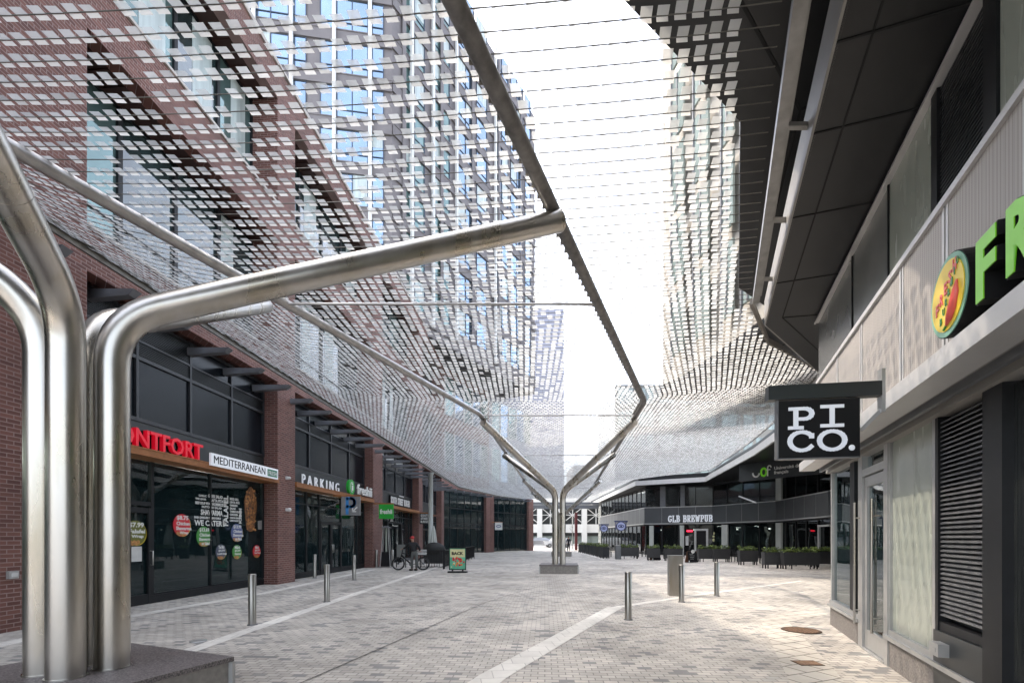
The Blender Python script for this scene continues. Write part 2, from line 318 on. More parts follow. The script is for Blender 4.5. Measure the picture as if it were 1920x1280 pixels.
M['lav'] = mat('far_grey_glass', (.30, .31, .38), .3, scale=.3, var=.12)
M['white'] = mat('white_paint', (.78, .78, .75), .5, var=.04)
M['black'] = mat('black_paint', (.008, .008, .009), .6, var=.2, spec=.25)
M['wood'] = mat('brown_wood', (.17, .07, .035), .6, var=.3, scale=20)
M['pot'] = mat('planter_grey', (.04, .04, .042), .6, scale=5, var=.15)
M['leaf'] = mat('hedge_leaves', (.15, .21, .035), .6, scale=9, var=.6)
M['leafd'] = mat('dark_leaves', (.03, .055, .015), .6, scale=9, var=.5)
M['soil'] = mat('planter_soil', (.03, .022, .015), .9)
M['rubber'] = mat('tyre_rubber', (.012, .012, .012), .7)
M['room'] = mat('shop_interior', (.16, .20, .20), .8, scale=.9, var=.5)
M['roomw'] = mat('shop_back_wall', (.30, .36, .35), .8, scale=1.3, var=.6)
M['counter'] = mat('shop_counter', (.10, .055, .03), .5, scale=5, var=.4)
M['greenbox'] = mat('green_cabinet', (.02, .22, .12), .4)
M['lamp'] = mat('lit_tube', (.9, .9, .85), .5, emit=(1, .95, .85), es=9)
M['red'] = mat('red_letter_face', (.75, .01, .03), .3, var=.05, emit=(.9, .005, .03), es=.05)
M['redneon'] = mat('red_neon', (.8, .02, .04), .4, emit=(1, .02, .05), es=.8)
M['lime'] = mat('lime_letter_face', (.20, .58, .03), .35, var=.05, emit=(.2, .6, .02), es=.035)
M['litwhite'] = mat('lit_white_face', (.8, .82, .85), .5, var=.02, emit=(.85, .9, 1), es=.05)
M['yellow'] = mat('yellow_disc', (.88, .66, .05), .4, var=.03)
M['green'] = mat('green_sign', (.01, .36, .03), .4, var=.03)
M['sgreen'] = mat('pale_green_rim', (.20, .46, .33), .4)
M['grn2'] = mat('leaf_green_disc', (.05, .26, .04), .4); M['olive'] = mat('olive_disc', (.14, .15, .02), .4)
M['redd'] = mat('red_disc', (.62, .015, .03), .4); M['blue'] = mat('slate_blue_disc', (.09, .12, .28), .4); M['slate'] = mat('dark_slate_disc', (.07, .08, .12), .4)
M['food'] = mat('food_picture', (.50, .23, .07), .5, scale=45, var=.8)
M['meat'] = mat('meat_picture', (.22, .085, .022), .5, scale=14, var=1.0, bump=.5)
M['pblue'] = mat('parking_blue', (.03, .22, .55), .4); M['pgrey'] = mat('sign_grey', (.22, .22, .22), .4)
M['salmon'] = mat('pink_print', (.78, .12, .10), .4); M['orangeprint'] = mat('orange_print', (.75, .22, .04), .4)
M['paper'] = mat('paper_notice', (.6, .6, .58), .7)
M['mint'] = mat('mint_poster', (.12, .50, .30), .4, scale=4, var=.4); M['cream'] = mat('cream_poster', (.75, .72, .38), .4)
M['navy'] = mat('navy_print', (.02, .03, .12), .4); M['lilac'] = mat('lilac_disc', (.45, .5, .78), .4)
M['skin'] = mat('skin', (.42, .22, .15), .6); M['jacket'] = mat('black_jacket', (.012, .012, .015), .8, bump=.2)
M['trouser'] = mat('grey_trousers', (.10, .105, .10), .85, bump=.2); M['cap'] = mat('red_cap', (.5, .03, .03), .7); M['hair'] = mat('dark_hair', (.012, .009, .007), .7)
M['carw'] = mat('white_car_paint', (.75, .75, .75), .2, coat=1.); M['cars'] = mat('silver_car_paint', (.38, .39, .41), .22, metal=.6, coat=1.)
M['carg'] = mat('car_glass', (.02, .025, .03), .05, spec=1.); M['redsteel'] = mat('oxide_red_steel', (.12, .015, .015), .5)
M['bark'] = mat('pale_bark', (.3, .3, .28), .8, bump=.4)

# ================================================================== SETTING
def sheet(name, polys, z, m, label=None, cat=None, group=None):
    b = MB()
    for i, P in enumerate(polys): b.add([(p[0], p[1], z+.0006*i) for p in P], [tuple(range(len(P)))])
    o = b.build(name, m); o['kind'] = 'structure'
    return o
b = MB(); b.add([(-400, -300, 0), (400, -300, 0), (400, 900, 0), (-400, 900, 0)], [(0, 1, 2, 3)]); setp(b.build('ground', M['asphalt']), kind='structure')
sheet('plaza_paving', [[(-30, -12), (40, -12), (40, 66), (-30, 66)]], .004, M['paver'])
def band(pts, w, z):
    out = []
    for a, c in zip(pts, pts[1:]):
        a, c = Vector(a[:2]), Vector(c[:2]); d = (c-a).normalized(); n = Vector((-d.y, d.x))*w/2
        out.append([a-n-d*w*.2, c-n+d*w*.2, c+n+d*w*.2, a+n-d*w*.2])
    return out
S1 = [gp(-120, 1236), gp(228, 1158), gp(500, 1111), gp(700, 1067.5)]
S2 = [gp(150, 1290), gp(350, 1222), gp(640, 1122), gp(885, 1041.5), gp(1000, 1033.5)]
sheet('pale_paving_line_by_shops', band(S1, .3, 0), .008, M['strip'])
sheet('pale_paving_line_in_plaza', band(S2, .26, 0), .0085, M['strip'])
S3 = [gp(820, 1340), gp(925, 1268), gp(1152, 1139), gp(1280, 1119), gp(1505, 1088.5)]
sheet('pale_paving_line_to_doors', band(S3[:3], .34, 0)+band(S3[2:], .2, 0), .0095, M['strip'])
sheet('pale_paving_kerb_line', band([gp(1086, 1035), gp(1131, 1048)], .3, 0), .009, M['strip'])
P = [gp(1425, 1160), gp(1560, 1134), gp(1560, 1150), gp(1478, 1166), gp(1560, 1250), gp(1600, 1300), gp(1490, 1300)]
sheet('cream_paving_ring', [P], .0105, M['warm_paver'])
sheet('drain_slot', band([gp(520, 1300), gp(640, 1248), gp(909, 1130), gp(976, 1109), gp(1050, 1088), gp(1140, 1071.5)], .016, 0), .0125, M['drain'])

# ------------------------------------------------------------------ left brick building
FL = Fr(-9.2, .068, 1)
SO = -.5                                     # shop front plane
bk = thing('brick_building', 'red-brown brick shop building lining the left side of the plaza', 'building', (-9, 20, 0))
PIERS = [(7.75, 9.45), (16.22, 17.35), (25.3, 26.75), (34.5, 35.6), (42.2, 43.2)]
b = MB()
for y0, y1 in PIERS+[(-1.2, .4)]: FL.box(b, y0, y1, -1.15, 0, 0, 17.9)
ends = [.4]+[v for p in PIERS for v in p]
bays = [(.4, 7.75)]+[(PIERS[i][1], PIERS[i+1][0]) for i in range(4)]
for y0, y1 in bays:
    for z0, z1 in ((7.0, 7.9), (11.9, 13.1), (16.8, 17.9)): FL.box(b, y0, y1, -.35, -.004, z0, z1)
b.build('brick_wall', M['brick'], bk)
b = MB()
for z in (7.9, 13.1, 17.9):
    for y0, y1 in bays: FL.box(b, y0, y1, -.4, .05, z, z+.07)
FL.box(b, -1.2, 43.2, -1.1, .055, 17.97, 18.05)
b.build('coping', M['trim'], bk)
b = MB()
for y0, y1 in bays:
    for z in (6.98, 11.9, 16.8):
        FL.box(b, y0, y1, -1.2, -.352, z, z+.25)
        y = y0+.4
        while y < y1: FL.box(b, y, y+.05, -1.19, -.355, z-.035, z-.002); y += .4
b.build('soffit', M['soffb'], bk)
b = MB(); FL.box(b, -1.2, 43.4, -13, -6.0, 0, 17.6); FL.box(b, -1.2, 43.4, -6, -1.24, 7.05, 7.6); FL.box(b, -1.2, 43.4, -6, -1.24, 17.2, 17.7); FL.box(b, -1.2, 43.4, -6, -1.24, 12.1, 12.5)
FL.box(b, -1.4, -1.15, -6, -.2, 0, 17.6); FL.box(b, 43.25, 43.45, -6, -.6, 6.6, 17.6)
b.build('inner_wall', M['roomw'], bk)
# upper windows, one per bay module
GLS = [M['upglass'], M['blind_and_reflection'], M['tealglass']]
for bi, (y0, y1) in enumerate(bays):
    for z0, z1 in ((7.97, 11.88), (13.17, 16.78)):
        n = 4; w = (y1-y0)/n
        for k in range(n):
            m = MB(); a, c = y0+k*w, y0+(k+1)*w
            g = R.choice([0, 0, 2]); FL.box(m, a+.03, c-.03, -1.0, -.97, z0+.02, z1-.02)
            m.m = 1
            for q in (a, c-.06): FL.box(m, q, q+.06, -1.03, -.9, z0, z1)
            FL.box(m, a+.061, c-.061, -1.02, -.92, z1-.06, z1); FL.box(m, a+.061, c-.061, -1.02, -.92, z0, z0+.08); FL.box(m, a+.061, c-.061, -1.02, -.93, z0+1.05, z0+1.1)
            if R.random() < .45:              # blinds behind part of the pane
                m.m = 2; u = R.uniform(0, .5)*w; FL.box(m, a+.07+u, min(c-.08, a+.07+u+R.uniform(.3, .6)*w), -.968, -.962, z0+.1, z1-.08)
            m.build('window', [GLS[g], M['blackmetal'], M['blind_and_reflection']], bk)
# shop fronts
ZB0, ZB1 = 3.5, 3.68
for bi, (y0, y1) in enumerate(bays):
    f = MB(); nm = 4 if bi != 4 else 5; w = (y1-y0)/nm
    for k in range(nm+1):
        q = min(max(y0+k*w-.035, y0+.002), y1-.072); FL.box(f, q, q+.07, SO-.08, SO+.03, 4.4, 6.97)
    for z, h in ((4.4, .09), (5.88, .08), (6.3, .05), (6.9, .07)): FL.box(f, y0+.003, y1-.003, SO-.08, SO+.026, z, z+h)
    f.build('upper_frame', M['upframe'], bk)
    for k in range(nm):
        m = MB(); FL.box(m, y0+k*w+.03, y0+(k+1)*w-.03, SO-.06, SO-.03, 4.49, 5.88); FL.box(m, y0+k*w+.03, y0+(k+1)*w-.03, SO-.06, SO-.03, 6.35, 6.9)
        m.build('dark_pane', M['spandrelglass'], bk)
    m = MB(); z = 5.965
    while z < 6.29: FL.box(m, y0+.01, y1-.01, SO-.05, SO-.0, z, z+.018); z += .042
    z = 6.36
    if bi == 1:
        while z < 6.88: FL.box(m, y0+.01, y0+3.4, SO-.025, SO+.004, z, z+.018); z += .042
    m.build('louvre', M['darkpanel'], bk)
    m = MB(); FL.box(m, y0+.002, y1-.002, SO-.1, SO-.0, 3.685, 4.4)
    for k in range(1, 6): FL.box(m, y0+k*(y1-y0)/6-.006, y0+k*(y1-y0)/6+.006, SO+.001, SO+.003, 3.69, 4.39)
    m.build('sign_panel', M['darkpanel'], bk)
    m = MB()
    if bi < 3: FL.box(m, y0+.004, y1-.004, SO-.05, .06, ZB0, ZB1); FL.box(m, y0+.004, y1-.004, .061, .075, ZB0, ZB0+.03); FL.box(m, y0+.004, y1-.004, .061, .075, ZB1-.03, ZB1)
    elif bi == 3: FL.box(m, y0+.004, y1-.004, SO-.05, .06, ZB0-.1, ZB1-.1)
    if bi < 4: m.build('copper_beam', M['copper'], bk)
# ground floor glazing: frames, panes, doors, rooms
DOORS = {1: (10.55, 11.55), 2: (20.3, 22.4), 3: (29.6, 31.6), 4: (37.5, 40.5)}
for bi, (y0, y1) in enumerate(bays):
    f = MB(); FL.box(f, y0+.003, y1-.003, SO-.1, SO+.01, .004, .2)
    FL.box(f, y0+.003, y1-.003, SO-.1, SO-.02, .2, .24); top = 3.49
    xs = [y0+.003, y1-.083]
    dr = DOORS.get(bi)
    if dr: xs += [dr[0]-.08, dr[1]]
    k = 1.75; q = y0+k if bi != 1 else 99
    if bi == 1: xs += [13.62]
    while q < y1-.6:
        if not dr or not (dr[0]-.5 < q < dr[1]+.4): xs.append(q)
        q += k
    for q in xs: FL.box(f, q, q+(.08 if q != 13.62 else .03), SO-.09, SO+.014, .24, top)
    if bi > 1: FL.box(f, y0+.09, y1-.09, SO-.08, SO+.008, 2.95, 3.0)
    if bi == 1: FL.box(f, dr[0], dr[1]-.01, SO-.08, SO+.008, 2.4, 2.5)
    f.build('shopfront_frame', M['blackmetal'], bk)
    g = MB(); FL.box(g, y0+.02, y1-.02, SO-.045, SO-.035, .24, 3.49); g.build('shop_pane', M['glass'], bk)
    if dr:
        d = MB(); n = 1 if dr[1]-dr[0] < 1.5 else 2; w = (dr[1]-dr[0])/n
        for j in range(n):
            a, c = dr[0]+j*w, dr[0]+(j+1)*w
            for q in (a+.004, c-.1): FL.box(d, q, q+.09, SO-.02, SO+.03, .03, 2.35)
            FL.box(d, a+.1, c-.11, SO-.02, SO+.028, .03, .25); FL.box(d, a+.1, c-.11, SO-.02, SO+.028, 2.22, 2.35)
        dd = d.build('door', M['blackmetal'], bk)
        h = MB(); hy = dr[1]-.05 if n == 1 else dr[0]+w-.06
        for yy in ([hy] if n == 1 else [hy, hy+.13]):
            h.tube([FL.p(yy, SO+.03, 1.3), FL.p(yy, SO+.1, 1.3), FL.p(yy, SO+.1, .95), FL.p(yy, SO+.03, .95)], .014, 8)
        h.build('handle', M['steel'], dd)
    r = MB(); FL.box(r, y0-.3, y1+.3, -5.9, SO-.12, .006, .03); FL.box(r, y0-.1, y0+.0, -5.9, -1.16, 0, 3.6); FL.box(r, y0-.3, y1+.3, -5.9, SO-.12, 3.72, 3.8)
    r.m = 1; FL.box(r, y0-.3, y1+.3, -5.98, -5.88, 0, 3.7)
    for k in range(5):
        yy = R.uniform(y0+.4, y1-1.6); zz = R.uniform(1.6, 2.3); r.m = R.choice([1, 2]); FL.box(r, yy, yy+R.uniform(.5, 1.3), -5.87, -5.8, zz, zz+R.uniform(.3, .7))
    r.m = 2; FL.box(r, y0+2, y1-1, -3.6, -3.0, .03, 1.05)
    if bi == 1: r.m = 3; FL.box(r, 13.6, 14.9, -2.3, -1.8, 1.1, 1.55); FL.box(r, 12.15, 12.6, -2.1, -1.7, .03, 1.2)
    if bi == 2: r.m = 3; FL.box(r, 21.4, 21.9, -1.3, -1.0, .05, 1.1)
    for k in range(7):  # pale panels added inside to stand in for bright reflections in the glass
        yy = R.uniform(y0+.3, y1-1.2); r.m = R.choice([4, 4, 2, 0]); oo = -5.7+.02*k; zz = R.uniform(.6, 2.2); FL.box(r, yy, yy+R.uniform(.4, 1.4), oo, oo+.01, zz, zz+R.uniform(.25, .9))
    r.build('interior', [M['room'], M['roomw'], M['counter'], M['greenbox'], M['blind_and_reflection']], bk)
    for k in range(3):
        l = MB(); yy = y0+(y1-y0)*(k+.5)/3; FL.box(l, yy-.6, yy+.6, -2.2-1.3*(k % 2), -2.05-1.3*(k % 2), 3.2, 3.25); l.build('ceiling_lamp', M['lamp'], bk)
# canopy brackets
y = 2.9
fin = None
while y < 42:
    z = 7.28-.031*y-.1; X1 = -8.95+.1*y; p0 = FL.p(y, SO, 0)
    m = MB(); h = .2
    m.hexa([(p0.x, y-.09, z-h), (X1-.15, y-.09, z-h+.08), (X1-.15, y+.09, z-h+.08), (p0.x, y+.09, z-h), (p0.x, y-.11, z), (X1-.02, y-.11, z), (X1-.02, y+.11, z), (p0.x, y+.11, z)])
    m.build('bracket', M['fin'], bk); y += 1.42

# second (bent) part of the shop row
q0, q1, q2 = (-6.26, 43.25), (-2.34, 51.5), (2.64, 58.0)
gw = thing('glass_shop_wing', 'glass-fronted two-storey shop wing with brick piers at the end of the left row', 'building', (-2.3, 51.5, 0))
A2, B2 = Pl(q0, q1), Pl(q1, q2)
b = MB(); A2.box(b, A2.len-1.0, A2.len, -.9, .0, 0, 6.3); B2.box(b, .004, .55, -.9, .02, 0, 6.3); b.build('brick_pier', M['brick'], gw); b = MB(); B2.box(b, B2.len-1.0, B2.len, -.9, 0, 0, 6.3); b.build('brick_pier', M['brick'], gw)
b = MB(); A2.box(b, 0, A2.len-.02, -6, -.2, 6.3, 17.9); b.build('upper_wall', M['brick'], gw)
b = MB(); B2.box(b, 0, B2.len-.02, -6, -.2, 6.3, 20.5); b.build('upper_wall', M['lav'], gw)
for f, n_ in ((A2, 5), (B2, 5)):
    for z in (7.9, 13.1):
        for k in range(n_):
            m = MB(); w = (f.len-.6)/n_; f.box(m, .3+k*w+.1, .3+(k+1)*w-.1, -.195, -.17, z, z+3.6); m.m = 1; f.box(m, .3+k*w+.02, .3+k*w+.1, -.195, -.1, z, z+3.6); m.build('window', [M['tealglass'] if (k+n_) % 2 else M['sky_tint_glass'], M['whitepost']], gw)
for f, t0, t1, nn in ((A2, .1, A2.len-1.02, 6), (B2, .56, B2.len-1.02, 6)):
    w = (t1-t0)/nn
    m = MB(); f.box(m, t0, t1, -.34, -.33, .1, 6.15); m.build('glass_wall', M['glass'], gw)
    m = MB()
    for k in range(nn+1): f.box(m, t0+k*w-.03, t0+k*w+.03, -.4, -.28, .05, 6.2)
    for z in (.05, 2.55, 2.95, 4.4, 6.1): f.box(m, t0+.01, t1-.01, -.38, -.29, z, z+.09)
    m.build('curtain_frame', M['blackmetal'], gw)
    m = MB(); f.box(m, t0, t1, -5, -.5, 3.0, 3.35); f.box(m, t0, t1, -5.1, -4.9, 0, 6.2); f.box(m, t0, t1, -5, -.4, 6.16, 6.29)
    for k in range(nn): m.m = 1; f.box(m, t0+k*w+.2, t0+k*w+.2+R.uniform(.3, .9), -4.88, -4.8, R.uniform(.3, 1.), R.uniform(1.4, 2.5))
    for k in range(9): m.m = 2; u = R.uniform(t0, t1-1); oo = -4.7+.02*k; zz = R.choice([R.uniform(.3, 1.6), R.uniform(3.5, 5)]); f.box(m, u, u+R.uniform(.4, 1.2), oo, oo+.01, zz, zz+R.uniform(.4, 1.))  # pale panels added here imitate reflections on the wing glass
    m.build('interior', [M['room'], M['roomw'], M['blind_and_reflection']], gw)
    for k in range(3):
        for zl in (2.93, 6.05): m = MB(); f.box(m, t0+1+k*2.2, t0+1.9+k*2.2, -2.4, -2.2, zl, zl+.05); m.build('ceiling_lamp', M['lamp'], gw)
# fins on the wing
for f in (A2, B2):
    k = .7
    while k < f.len-.3:
        m = MB(); f.box(m, k-.1, k+.1, -.2, .85, 5.93, 6.08); m.build('bracket', M['fin'], gw); k += 1.45
cc = MB(); c = Vector(((807.5-960)/F_*33.5, 33.5, 0)); cc.lathe([(.2, 0), (.2, .25), (.17, .26), (.17, 6.1), (.22, 6.12), (.22, 6.25)], c)
setp(cc.build('round_column', M['column'], loc=c), 'tall cream column standing clear of the brick piers beside the patio', 'column')

# ------------------------------------------------------------------ tower over the left row
T0 = Vector((-8.67, 33.9)); T1 = Vector((2.55, 52.3)); TW = Vector((-22., 31.94))
tw = thing('glass_tower', 'tall grey stone and sky-tinted glass tower rising over the brick building', 'building', (-9, 34, 0))
b = MB(); wing, side = Pl(TW, T0), Pl(T0, T1)
b.prism([TW, T0, T1, T1+Vector((-14, 8)), TW+Vector((-3, 28))], 17.6, 48.4); b.build('core', M['stone'], tw)
b = MB(); b.prism([T0+Vector((.02, -.02)), T1+Vector((0, -.0)), T1+Vector((-8, 4)), T0+Vector((-3, 8))], 17.55, 17.6); b.build('underside', M['blackmetal'], tw)
FH = 3.1
def tower_face(f, groups, z0, nf, posts):
    for i in range(nf):
        z = z0+i*FH
        m = MB(); f.box(m, 0, f.len, 0, .12, z, z+.75); f.box(m, 0, f.len, 0, .16, z+.75, z+.82); m.build('floor_band', M['stone'], tw)
    for a, c, gm in groups:
        for i in range(nf):
            z = z0+i*FH+.82
            m = MB(); f.box(m, a, c, -.0, .012, z, z+FH-.84)
            m.m = 1; k = max(1, round((c-a)/1.15))
            for j in range(k+1): u = a+(c-a)*j/k; f.box(m, u-.03, u+.03, .012, .07, z, z+FH-.84)
            f.box(m, a, c, .013, .06, z+.55, z+.6)
            if R.random() < .45: m.m = 2; u = R.randrange(k); f.box(m, a+(c-a)*u/k+.05, a+(c-a)*(u+1)/k-.05, .013, .02, z+R.uniform(.3, 1.4), z+FH-.86)
            m.build('window', [gm, M['navyframe'], M['blind_and_reflection']], tw)
    for a in posts:
        m = MB(); f.box(m, a-.12, a+.12, .17, .35, z0, z0+nf*FH-1); m.build('white_post', M['whitepost'], tw)
M['navyframe'] = mat('dark_blue_frame', (.02, .04, .08), .4)
L_ = wing.len
tower_face(wing, [(wing.t(440), wing.t(574), M['sky_tint_glass']), (wing.t(601), wing.t(719), M['sky_tint_glass'])], 18.2, 10, [wing.t(478), wing.t(548), wing.t(628), wing.t(695)])
gs = []
for p0, p1, g in ((757, 795, 'tealglass'), (812, 842, 'tealglass'), (856, 888, 'sky_tint_glass'), (893, 912, 'sky_tint_glass'), (928, 952, 'sky_tint_glass'), (957, 980, 'sky_tint_glass'), (984, 994, 'sky_tint_glass')):
    gs.append((side.t(p0), side.t(p1), M[g]))
tower_face(side, gs, 18.3, 10, [side.t(768), side.t(808), side.t(852), side.t(925)])
b = MB(); 
for i in range(5): side.box(b, side.len*i/5+.9, side.len*i/5+1.25, .13, .2, 17.7, 48.4)
b.build('pilaster', M['stone'], tw)

# ------------------------------------------------------------------ right-hand building (frosted glass shop)
FR = Fr(2.3, .42, -1)
rb = thing('dark_shop_building', 'low dark metal and frosted glass shop building on the right with deep soffit', 'building', (6, 5, 0))
YE = 8.78
m = MB(); FR.box(m, 7.07, YE, -.12, .03, .003, .35); FR.box(m, -2, 5.98, -.12, .03, .003, .35); m.build('base_wall', M['gravel'], rb)
m = MB(); FR.box(m, 7.05, YE+.03, -.1, .07, .35, .4); FR.box(m, 7.05, YE+.01, -.1, .04, .4, .47); FR.box(m, 3.8, 5.99, -.1, .07, .35, .4); FR.box(m, 3.8, 5.98, -.1, .04, .4, .47); FR.box(m, -2, 3.6, -.1, .06, .35, .45)
m.build('sill', M['alu'], rb)
m = MB(); FR.box(m, -2, 3.58, -.03, -.02, .45, 2.8); m.build('corner_window', M['glassr'], rb)
m = MB(); FR.box(m, 7.1, YE-.01, -.03, -.02, .47, 2.8); FR.box(m, 6.0, 7.06, -.03, -.02, 2.5, 2.8); m.build('shop_pane', M['glass'], rb)
e = FR.p(YE, 0, 0); m = MB(); ep = Pl((e.x+4, e.y-.6), (e.x, e.y)); ep.box(m, 0, ep.len-.05, -.03, -.02, .02, 2.8); m.build('end_pane', M['glass'], rb)
m = MB(); FR.box(m, YE-.07, YE, -.06, .02, .47, 2.82); m.build('corner_post', M['alu'], rb); m = MB(); FR.box(m, 7.32, 7.55, -.06, .03, .48, 2.82); m.build('dark_post', M['blackmetal'], rb)
m = MB()
for a, c in ((6.88, 7.06), (5.9, 6.02)): FR.box(m, a, c, -.08, .05, .0, 2.82)
FR.box(m, 6.021, 6.879, -.08, .045, 2.52, 2.62); FR.box(m, 6.021, 6.879, -.1, .06, .0, .03); m.build('door_frame', M['alu'], rb)
d = MB()
for a, c in ((6.77, 6.87), (6.03, 6.13)): FR.box(d, a, c, -.05, .02, .04, 2.5)
FR.box(d, 6.131, 6.769, -.05, .018, .04, .3); FR.box(d, 6.131, 6.769, -.05, .018, 2.36, 2.5)
d.m = 1; FR.box(d, 6.131, 6.769, -.02, -.01, .3, 2.36)
dd = d.build('door', [M['alu'], M['glass']], rb)
for yy in (6.97, 6.22):
    h = MB(); h.tube([FR.p(yy, .12, .35), FR.p(yy, .12, 2.15)], .016, 10)
    for z in (.55, 1.92): h.tube([FR.p(yy, .12, z), FR.p(yy, .02, z)], .01, 8)
    h.build('handle', M['steel'], dd)
m = MB(); FR.box(m, 4.76, 5.88, -.02, .0, .47, 2.82); m.build('frosted_panel', M['frost'], rb)
m = MB(); FR.box(m, 5.885, 5.9, -.02, .03, .47, 2.82); FR.box(m, 4.7, 4.76, -.04, .03, .47, 2.82); m.build('panel_frame', M['alu'], rb)
m = MB(); z = .86
while z < 2.78:
    for a, c in ((3.84, 4.66),):
        P0 = [FR.p(a, .01, z), FR.p(c, .01, z), FR.p(c, -.05, z+.03), FR.p(a, -.05, z+.03)]
        m.add([P0[0], P0[1], P0[2], P0[3]]+[v+Vector((0, 0, .014)) for v in P0], [(0, 1, 2, 3), (7, 6, 5, 4), (0, 4, 5, 1), (1, 5, 6, 2), (2, 6, 7, 3), (3, 7, 4, 0)])
    z += .045
m.build('louvre', M['greymetal'], rb)
m = MB(); FR.box(m, 3.8, 4.7, -.12, -.07, .47, 2.82); FR.box(m, 4.64, 4.7, -.069, .03, .47, 2.82); FR.box(m, 3.58, 3.84, -.1, .05, .0, 2.82); FR.box(m, 3.841, 4.639, -.069, .02, .72, .8); m.build('louvre_frame', M['blackmetal'], rb)
m = MB(); FR.box(m, 3.845, 4.698, -.06, .045, .12, .715); m.build('lower_panel', M['darkpanel'], rb)
m = MB(); FR.box(m, 4.38, 4.56, .045, .13, .5, .62); FR.box(m, 4.42, 4.5, .131, .135, .54, .58); setp(m.build('socket_box', M['alu'], rb))
# interior
m = MB(); FR.box(m, -2, YE-.1, -4, -3.9, 0, 2.9); FR.box(m, -2, YE-.1, -3.9, -.12, .006, .02); m.m = 1; FR.box(m, 6.9, 7.2, -1.0, -.6, .8, 2.2); m.build('interior', [M['room'], M['redd']], rb)
m = MB(); FR.box(m, 7.3, 8.0, -2.2, -2.1, 2.7, 2.76); m.build('ceiling_lamp', M['lamp'], rb)
# ledge with stepped underside
m = MB(); FR.box(m, -2, YE, -.1, .1, 2.822, 2.9); m.build('head_rail', M['fascia'], rb)
m = MB(); FR.box(m, -2, 8.62, -.3, .46, 2.9, 2.94); m.m = 1; FR.box(m, -2, 8.66, .3, .55, 2.87, 3.02); FR.box(m, -2, 8.66, -.3, .302, 2.945, 3.018)
m.m = 2; FR.box(m, -2, 8.6, .2, .24, 2.83, 2.9)
m.build('ledge', [M['fascia'], M['ledge'], M['greymetal']], rb)
# perforated band
pm, t, pb = newmat('perforated_panel'); N = t.nodes.new; L = t.links.new
tc = N("ShaderNodeTexCoord"); vo = N("ShaderNodeTexVoronoi"); vo.inputs["Scale"].default_value = 55; vo.inputs["Randomness"].default_value = 0; L(tc.outputs["Object"], vo.inputs[0])
mr = N("ShaderNodeMapRange"); mr.inputs[1].default_value = .28; mr.inputs[2].default_value = .36; L(vo.outputs[0], mr.inputs[0])
cx = N("ShaderNodeMix"); cx.data_type = 'RGBA'; cx.inputs[6].default_value = (.10, .095, .092, 1); cx.inputs[7].default_value = (.36, .335, .315, 1); L(mr.outputs[0], cx.inputs[0]); L(cx.outputs[2], pb.inputs["Base Color"]); pb.inputs["Roughness"].default_value = .5
ys = [-2., -.3, .8, 1.75, 2.78, 3.8, 4.69, 5.97, 7.1, 8.4]
for a, c in zip(ys, ys[1:]):
    m = MB(); FR.box(m, a+.012, c-.012, .2, .3, 3.019, 4.4); m.m = 1
    FR.box(m, c-.05, c-.013, .301, .306, 3.02, 4.4); FR.box(m, a+.013, a+.05, .301, .306, 3.02, 4.4)
    m.build('sign_band_panel', [pm, M['ledge']], rb)
m = MB(); FR.box(m, -2, 8.45, .1, .33, 4.4, 4.46); m.build('coping', M['ledge'], rb)
m = MB(); FR.box(m, -2, 8.4, -.3, .19, 2.95, 4.39); m.build('band_core', M['darkpanel'], rb)
# clerestory
for a, c, k in ((4.69, 5.82, 'frost'), (5.85, 7.3, 'frostd'), (7.33, 9.6, 'frostd'), (3.8, 4.55, None), (-2, 3.6, 'frost')):
    m = MB()
    if k: FR.box(m, a, c, .02, .05, 4.2, 6.02); m.build('clerestory_panel', M[k], rb)
    else:
        z = 4.25
        while z < 6.0: FR.box(m, a+.01, c-.01, .0, .05, z, z+.016); z += .04
        FR.box(m, a, c, -.06, -.02, 4.2, 6.02); m.build('clerestory_louvre', M['darkpanel'], rb)
for a, c in ((4.56, 4.68), (3.61, 3.79), (7.302, 7.328), (5.822, 5.848)): m = MB(); FR.box(m, a, c, .0, .07, 4.2, 6.02); m.build('clerestory_frame', M['blackmetal'], rb)
m = MB(); FR.box(m, -2, 9.6, .0, .1, 6.02, 6.06); FR.box(m, -2, 9.6, .101, .13, 6.0, 6.03); m.build('soffit_trim', M['ledge'], rb)
SX = lambda Y: 1.12+.4275*Y
pol = [(SX(-3), -3), (SX(9.9), 9.9), (8.3, 12.7), (12, 12.7), (12, -3)]
m = MB(); m.prism(pol, 6.1, 6.2); m.m = 1
for Y in (-.2, 1.3, 2.85, 4.24, 5.2, 6.57, 8.26):
    m.bar((SX(Y), Y, 6.097), (SX(Y)+2.2, Y-.75, 6.097), .022, .01)
m.bar((SX(-3)+.3, -3, 6.0965), (SX(9.55)+.3, 9.55, 6.0965), .02, .01); m.bar((SX(9.55)+.3, 9.55, 6.0965), (8.5, 12.3, 6.0965), .02, .01); m.bar((SX(9.55)+.3, 9.55, 6.0955), (8.3, 9.0, 6.0955), .02, .01)
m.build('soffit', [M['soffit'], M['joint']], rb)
m = MB()
for (x0, y0), (x1, y1) in (((SX(-3), -3), (SX(9.9), 9.9)), ((SX(9.9), 9.9), (8.3, 12.7))):
    m.bar((x0, y0, 6.36), (x1, y1, 6.36), .05, .52)
m.build('fascia', M['fascia'], rb)
m = MB(); FR.box(m, -2, 12.0, -6, -.2, 6.205, 8.0); m.build('upper_wall', M['soffit'], rb)

